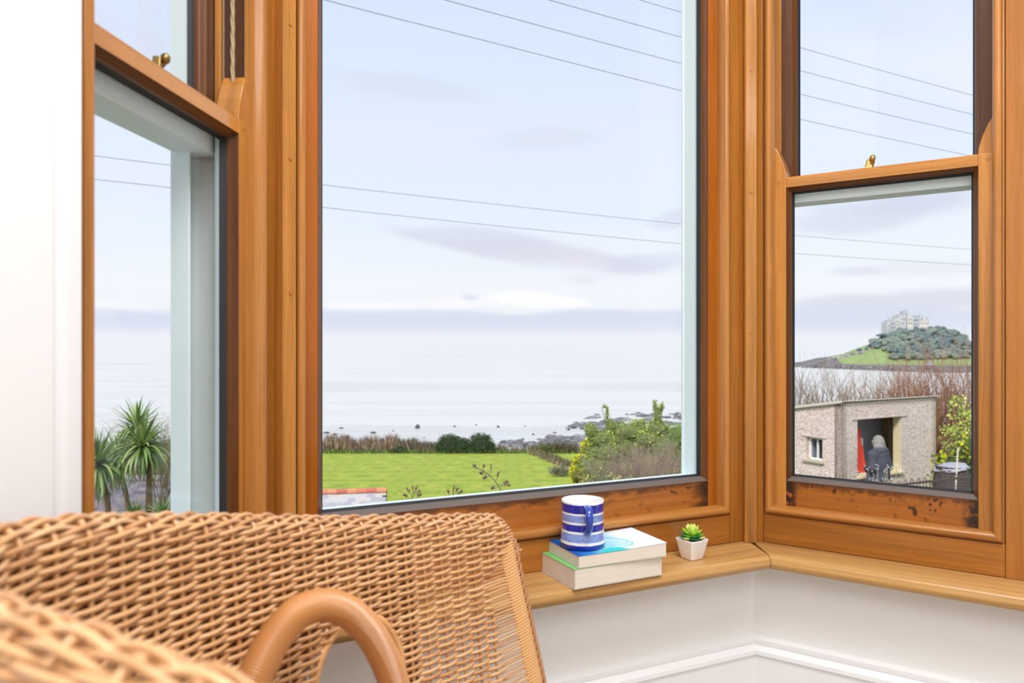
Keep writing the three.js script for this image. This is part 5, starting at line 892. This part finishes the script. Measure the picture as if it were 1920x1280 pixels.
// ---------------------------------------------------------------- bushes at the right of the centre window
{
  const foot = (px, d) => V((px - 960) / F * d, slope(d), d), G = [[132, 158, 66], [168, 180, 84], [102, 128, 58], [190, 190, 96], [84, 108, 56]];
  bush('yellow_gorse', 'yellow flowering gorse at the left end of the garden bushes', 'bush', foot(1092, 36), [[0, 2.75, 0, 0.5, 0.5, 0.5], [-0.25, 2.2, 0.1, 0.42, 0.5, 0.5], [0.25, 3.4, -0.1, 0.35, 0.5, 0.4]], { n: 1500, leaf: 0.13, colors: [[236, 214, 30], [226, 196, 24], [176, 178, 50], [120, 136, 50]], core: [96, 104, 44] });
  bush('leafy_bush', 'upright green bush with a narrow crown just right of the yellow gorse', 'bush', foot(1122, 35), [[-0.35, 4.2, 0, 0.35, 0.4, 0.4], [0.1, 3.8, 0, 0.6, 0.5, 0.5], [0.3, 3.2, 0, 0.9, 0.7, 0.7], [0, 2.5, 0.1, 1.0, 0.8, 0.7], [0.3, 1.9, 0.2, 1.1, 0.7, 0.7]], { n: 4200, leaf: 0.10, colors: G, core: [108, 120, 66] });
  bush('leafy_bush', 'pale green bush with one tall thin sprig, in the middle of the garden bushes', 'bush', foot(1178, 36), [[0, 4.3, 0, 0.9, 0.5, 0.7], [-0.8, 4.5, 0, 0.34, 0.4, 0.3], [-1.02, 5.2, 0, 0.08, 0.4, 0.08], [-1.15, 5.5, 0, 0.1, 0.1, 0.1], [0.55, 4.5, 0, 0.4, 0.45, 0.4], [0.9, 3.9, 0, 0.7, 0.5, 0.6], [-0.6, 3.8, 0, 0.7, 0.5, 0.6], [-0.1, 3.4, 0, 1.3, 0.8, 0.7]], { n: 4600, leaf: 0.10, colors: G, core: [112, 122, 70] });
  bush('leafy_bush', 'tall green bush with a leafy spike against the beach', 'bush', foot(1232, 35), [[0.0, 4.95, 0, 0.2, 0.5, 0.2], [-0.1, 5.45, 0, 0.09, 0.22, 0.09], [0.22, 5.3, 0, 0.1, 0.28, 0.1], [0, 4.3, 0, 0.55, 0.5, 0.4], [-0.3, 3.8, 0, 0.8, 0.5, 0.6], [0.3, 3.4, 0, 1.0, 0.8, 0.7]], { n: 4000, leaf: 0.095, colors: G, core: [112, 120, 72] });
  bush('leafy_bush', 'rounded mid green bush at the right edge of the centre window', 'bush', foot(1272, 35), [[0, 4.0, 0, 0.8, 0.55, 0.6], [-0.4, 3.5, 0, 0.8, 0.6, 0.7], [0.6, 3.6, 0, 0.8, 0.7, 0.6], [0, 3.0, 0, 1.0, 0.7, 0.7]], { n: 3600, leaf: 0.10, colors: [[128, 156, 66], [148, 174, 76], [104, 130, 58]], core: [92, 112, 56] });
  [[1165, 33, 'tangled brown bramble in front of the pale green bush', 2.5], [1212, 32.5, 'dense grey brown bramble in the middle of the garden bushes', 2.55], [1258, 32, 'grey brown bramble at the foot of the window edge', 2.4]].forEach(([px, d, label, h], i) => bareShrub('bramble', label, foot(px, d), { stems: 26, foot: 0.7, lean: 0.55, len: h * 0.62, r: 0.02, depth: 3, spread: 0.95, bark: [158, 138, 122], twig: [178, 156, 140] }));
  bush('leafy_bush', 'low mixed green growth under the brambles', 'bush', foot(1130, 31.5), [[0, 1.3, 0, 0.9, 0.8, 0.6], [1.6, 1.2, 0, 1.2, 0.7, 0.6], [3.2, 1.3, 0, 1.0, 0.8, 0.6], [-0.5, 0.8, 0, 0.6, 0.6, 0.5]], { n: 3000, leaf: 0.11, colors: [[130, 142, 84], [160, 160, 100], [96, 112, 62], [176, 168, 130]], core: [92, 92, 66] });
}
// ---------------------------------------------------------------- seed stalks in front of the field
{
  const pod = new THREE.SphereGeometry(1, 8, 6).scale(0.28, 1, 0.28).translate(0, 0.7, 0), podMat = [P([128, 92, 84], 0.8), P([96, 76, 64], 0.8)];
  const stalk = (label, d, main, twigs) => {
    const at = (q) => sight(q[0], q[1], d), s = tag(base('seed_stalk', at(main[0])), label, 'plant'), o = at(main[0]);
    const L = (q) => at(q).sub(o);
    const pts = main.map(L); mesh('stem', tube([new THREE.Vector3(pts[0].x - 0.05, slope(d) + EYE - o.y, 0), ...pts], 0.0085, 40, 6), P([120, 112, 84], 0.8), s);
    for (const [a, b] of twigs) { const p = L(a), q = L(b); q.z += rr(-0.08, 0.08); const m = mesh('branch', tube([p, p.clone().lerp(q, 0.5).add(new THREE.Vector3(0, -0.012, 0)), q], 0.0045, 10, 5), P([130, 112, 92], 0.8), s);
      for (let i = 0; i < 5; i++) { const e = mesh('seed_pod', pod, podMat[i % 2], m); e.position.copy(p.clone().lerp(q, 1 - i * 0.1)); e.scale.setScalar(0.024 + 0.008 * rnd()); e.rotation.set(rr(-0.7, 0.7), rr(0, 6), rr(-0.9, 0.9)); } }
  };
  stalk('tall branching seed stalk leaning left in front of the field', 10.5, [[946, 940], [938, 917], [918, 891], [890, 874]], [[[934, 912], [952, 905]], [[934, 912], [921, 916]], [[928, 903], [936, 886]], [[918, 891], [921, 876]], [[918, 891], [906, 899]], [[912, 887], [901, 888]], [[904, 881], [908, 873]], [[897, 878], [887, 874]], [[930, 906], [957, 910]]]);
  stalk('small fan shaped seed head beside the slate roof', 11, [[772, 950], [772, 936], [776, 922]], [[[773, 934], [757, 928]], [[774, 930], [762, 919]], [[775, 926], [772, 916]], [[775, 926], [782, 915]], [[774, 930], [788, 920]], [[773, 934], [791, 927]]]);
  stalk('low broken seed head in the middle of the field view', 11, [[846, 960], [846, 936], [850, 922]], [[[847, 932], [838, 923]], [[848, 928], [851, 916]], [[848, 928], [860, 916]], [[847, 932], [866, 924]]]);
}
// ---------------------------------------------------------------- slate roofs
function slateRoof(name, label, right, az, len, run, pitch, ridgeMat, o) {
  // right: end of the ridge nearest the viewer's right; the ridge runs left from it; the slope falls towards the viewer
  const r = tag(base(name, right, toLocal(az)), label, 'roof'), c = Math.cos(pitch), s = Math.sin(pitch), tones = o.tones.map((t) => P(t, 0.75));
  const w = o.w, e = o.e, rows = Math.floor(run / e), lists = tones.map(() => []);
  for (let j = 0; j < rows; j++) for (let i = -1; i < len / w; i++) { const x = -(i + 0.5 + (j % 2) * 0.5) * w; if (x > -w * 0.3 || x < -len) continue; const g = plain(new THREE.BoxGeometry(w - 0.006, 0.008, e * 1.5)); g.rotateX(pitch + 0.03).translate(x, -(j + 0.6) * e * s + rr(0, 0.004) + 0.01, (j + 0.6) * e * c); lists[Math.floor(rnd() * tones.length)].push(g); }
  lists.forEach((l, i) => { if (l.length) mesh('slates', l, tones[i], r).userData.kind = 'stuff'; });
  mesh('roof_deck', plain(new THREE.BoxGeometry(len, 0.06, run)).translate(-len / 2, -0.05, run / 2).rotateX(pitch), P([70, 66, 66], 0.9), r);
  mesh('far_slope', plain(new THREE.BoxGeometry(len, 0.06, run)).translate(-len / 2, -0.05, -run / 2).rotateX(-pitch), P([110, 108, 112], 0.9), r);
  const gable = prism([[0, 0], [run * c, -run * s], [run * c, -run * s - o.wall], [-run * c, -run * s - o.wall], [-run * c, -run * s]], -0.22, 0, 0).rotateY(-Math.PI / 2).translate(-0.28, -0.08, 0);
  mesh('gable_wall', gable, M.render, r); mesh('eaves_wall', plain(new THREE.BoxGeometry(len - 0.1, o.wall, 0.2)).translate(-len / 2, -run * s - o.wall / 2 - 0.05, run * c - 0.2), M.render, r);
  mesh('bargeboard', plain(new THREE.BoxGeometry(0.03, 0.13, run)).translate(0.005, -0.04, run / 2).rotateX(pitch), P([66, 58, 58], 0.8), r);
  if (ridgeMat) { const tile = new THREE.CylinderGeometry(0.105, 0.105, o.tile - 0.012, 14, 1, false, 0, Math.PI).rotateZ(Math.PI / 2).rotateX(Math.PI / 2 * 0), n = Math.floor(len / o.tile);
    const arcs = new THREE.ExtrudeGeometry((() => { const q = new THREE.Shape(); q.absarc(0, 0, 0.115, -0.15, Math.PI + 0.15, false); q.absarc(0, 0, 0.09, Math.PI + 0.15, -0.15, true); return q; })(), { depth: o.tile - 0.012, bevelEnabled: true, bevelSize: 0.004, bevelThickness: 0.004, bevelSegments: 1, curveSegments: 10 }).rotateY(-Math.PI / 2);
    for (let i = 0; i < n; i++) { const m = mesh('ridge_tile', arcs, pick(ridgeMat), r); m.position.set(-i * o.tile - 0.01, -0.012 + rr(-0.004, 0.004), 0); m.rotation.x = rr(-0.02, 0.02); } }
  return r;
}
{
  const terracotta = [P([206, 124, 100], 0.85), P([194, 108, 92], 0.85), P([214, 142, 108], 0.85)];
  slateRoof('slate_roof', 'grey slate roof with red ridge tiles below the centre window', sight(724.6, 919.5, 26), 81, 9.6, 3.2, 36 * RAD, terracotta, { w: 0.26, e: 0.17, tile: 0.335, wall: 2.4, tones: [[176, 172, 176], [190, 186, 188], [166, 164, 172], [196, 186, 178]] });
  slateRoof('slate_roof', 'purple grey slate roof behind the palms in the left window', sight(330, 897, 24), 92, 12, 4.5, 33 * RAD, [P([150, 140, 150], 0.8)], { w: 0.22, e: 0.15, tile: 0.4, wall: 2.4, tones: [[104, 99, 106], [118, 110, 114], [90, 87, 96], [128, 116, 112]] });
}
// ---------------------------------------------------------------- cabbage palms below the left window
{
  const blade = (bend) => { const n = 6, pos = [], idx = []; for (let i = 0; i <= n; i++) { const t = i / n, w = 0.038 * Math.sin(Math.min(1, t * 2.4 + 0.28) * Math.PI / 2) * (1 - Math.pow(t, 2.6)), a = bend * t * t, y = -Math.sin(a) * t * 0.75, z = t * (1 - 0.25 * a * a * t); pos.push(-w, y + 0.012 * (1 - t), z, 0, y, z, w, y + 0.012 * (1 - t), z); if (i) { const o = (i - 1) * 3, p = i * 3; idx.push(o, o + 1, p + 1, o, p + 1, p, o + 1, o + 2, p + 2, o + 1, p + 2, p + 1); } } const g = new THREE.BufferGeometry(); g.setAttribute('position', new THREE.BufferAttribute(new Float32Array(pos), 3)); g.setIndex(idx); g.computeVertexNormals(); return g; };
  const blades = [0.1, 0.35, 0.7, 1.1].map(blade), tone = [[118, 146, 74], [140, 164, 92], [96, 126, 66], [164, 176, 110], [84, 110, 62]].map((c) => new THREE.MeshPhysicalMaterial({ color: col(...c.map((x) => Math.min(255, x * 1.12))), roughness: 0.5, transmission: 0.25, thickness: 0 })), dry = [P([168, 146, 108], 0.9), P([150, 130, 96], 0.9)];
  const z = new THREE.Vector3(0, 0, 1);
  const head = (parent, p, R, n, o = {}) => {
    for (let i = 0; i < n; i++) {
      const t = (i + 0.5) / n, up = 1 - t * (o.low ?? 1.75), az = i * 2.39996 + rr(-0.2, 0.2), rad = Math.sqrt(Math.max(0, 1 - Math.min(1, up * up))), dir = new THREE.Vector3(Math.cos(az) * rad, up, Math.sin(az) * rad);
      const old = t > 0.93 && !o.young, m = mesh('leaf', blades[Math.min(3, Math.floor(t * 3.2 + rnd() * 0.9))], old ? pick(dry) : pick(tone), parent), L = R * rr(0.86, 1.12) * (old ? 0.9 : 1);
      m.quaternion.setFromUnitVectors(z, dir); const side = new THREE.Vector3(0, 1, 0).applyQuaternion(m.quaternion), want = new THREE.Vector3(0, 1, 0).addScaledVector(dir, -dir.y); if (want.lengthSq() > 1e-3) { want.normalize(); const ang = Math.atan2(new THREE.Vector3().crossVectors(side, want).dot(dir), side.dot(want)); m.quaternion.premultiply(new THREE.Quaternion().setFromAxisAngle(dir, ang)); }
      m.scale.set(L * 1.1, L, L); m.position.copy(p).addScaledVector(dir, 0.04);
    }
  };
  const bark = texture(64, 256, (u, v) => { const k = 0.75 + 0.5 * (fbm(u * 8, v * 30, 4) - 0.3); return [255 * k, 255 * k, 255 * k]; }), trunkMat = P([142, 116, 92], 0.95, { map: bark });
  const palm = (label, d, heads, trunks, foot) => { const o = V((foot - 960) / F * d, slope(d), d), t = tag(base('cabbage_palm', o), label, 'palm'), L = (px, py, dd = d) => sight(px, py, dd).sub(o); for (const tr of trunks) mesh('trunk', (() => { const pts = tr.map(([a, b]) => L(a, b)); pts.unshift(new THREE.Vector3(pts[0].x, 0, pts[0].z)); return tube(pts, 0.062, 30, 10); })(), trunkMat, t); for (const [px, py, dd, R, n] of heads) head(t, L(px, py, dd), R, n); return t; };
  palm('tall cabbage palm with two spiky heads in the left window', 18, [[257, 803, 18.3, 0.80, 125], [268, 838, 17.8, 0.88, 160]], [[[281, 960], [280, 900], [277, 862], [268, 838]], [[277, 862], [262, 826], [257, 803]].slice(0, 3)], 281);
  palm('shorter cabbage palm at the left edge of the left window', 17.5, [[181, 872, 17.5, 0.90, 160]], [[[203, 965], [200, 930], [190, 895], [181, 874]]], 203);
  palm('leaning cabbage palm with a drooping head behind the two nearer palms', 19.2, [[222, 862, 19.2, 0.80, 130]], [[[241, 965], [238, 935], [228, 895], [222, 870]]], 241);
  [[252, 972, 17.6, 'low spiky tuft of grass left of the tall palm trunk'], [306, 968, 17.2, 'low spiky tuft of grass right of the tall palm trunk']].forEach(([px, py, d, label]) => { const o = sight(px, py, d), t = tag(base('spiky_tuft', new THREE.Vector3(o.x, slope(d) + EYE, o.z)), label, 'plant'); const h = o.y - slope(d) - EYE; mesh('stump', bar(new THREE.Vector3(0, 0, 0), new THREE.Vector3(0, h, 0), 0.07, 0.05, 8), trunkMat, t); head(t, new THREE.Vector3(0, h, 0), 0.46, 110, { low: 1.0, young: true }); });
  bush('scrub_bush', 'mixed olive scrub behind the palms beyond the slate roof', 'bush', V((255 - 960) / F * 34, slope(34), 34), [[-1.8, 2.0, 0, 1.2, 1.1, 0.8], [0, 2.2, 0, 1.3, 1.1, 0.8], [1.7, 2.0, 0, 1.2, 1.1, 0.8]], { n: 4200, leaf: 0.13, colors: [[138, 140, 86], [166, 156, 108], [112, 124, 70], [178, 164, 124]], core: [104, 104, 70] });
  bareShrub('dry_shrub', 'dry tan twiggy shrub right of the tall palm', V((306 - 960) / F * 19.5, slope(19.5), 19.5), { stems: 12, foot: 0.25, lean: 0.7, len: 1.25, r: 0.016, depth: 3, spread: 0.8, bark: [176, 156, 124], twig: [190, 170, 132] });
}
// ---------------------------------------------------------------- overhead cables
{
  const black = P([120, 124, 136], 0.7);
  const cable = (label, pts) => { const p = pts.map(([x, y, d]) => sight(x, y, d)); const o = p[0].clone(), c = base('overhead_cable', o); tag(c, label, 'cable', null); mesh('wire', tube(p.map((q) => q.sub(o)), 0.0065, 160, 5), black, c); };
  cable('upper wire of the lower cable pair crossing all three windows', [[-120, 254, 15], [168, 291, 16], [322, 310, 17], [610, 347, 19], [1278, 420, 24], [1490, 441, 26], [1812, 467, 30], [2100, 487, 34]]);
  cable('lower wire of the lower cable pair crossing all three windows', [[-120, 302, 15], [168, 335, 16], [322, 352, 17], [610, 389, 19], [1278, 457, 24], [1490, 475, 26], [1812, 496, 30], [2100, 512, 34]]);
  cable('longest and lowest of the four high cables, from the centre window top left', [[300, -86, 12], [610, 0, 13.5], [940, 84, 15], [1278, 170, 17], [1503, 224, 19], [1805, 289, 22], [2100, 348, 25]]);
  cable('second lowest of the four high cables', [[500, -92, 12.5], [835, 0, 14], [1060, 61, 15.5], [1278, 119, 17], [1503, 177, 19], [1818, 250, 22], [2100, 311, 25]]);
  cable('third of the four high cables, counted from the lowest', [[700, -94, 13], [1030, 0, 15], [1278, 70, 17], [1503, 133, 19], [1818, 213, 22], [2100, 280, 25]]);
  cable('topmost of the four high cables', [[880, -100, 14], [1200, 0, 16.5], [1278, 23, 17], [1503, 90, 19], [1818, 177, 22], [2100, 250, 25]]);
}

renderer.render(scene, camera);
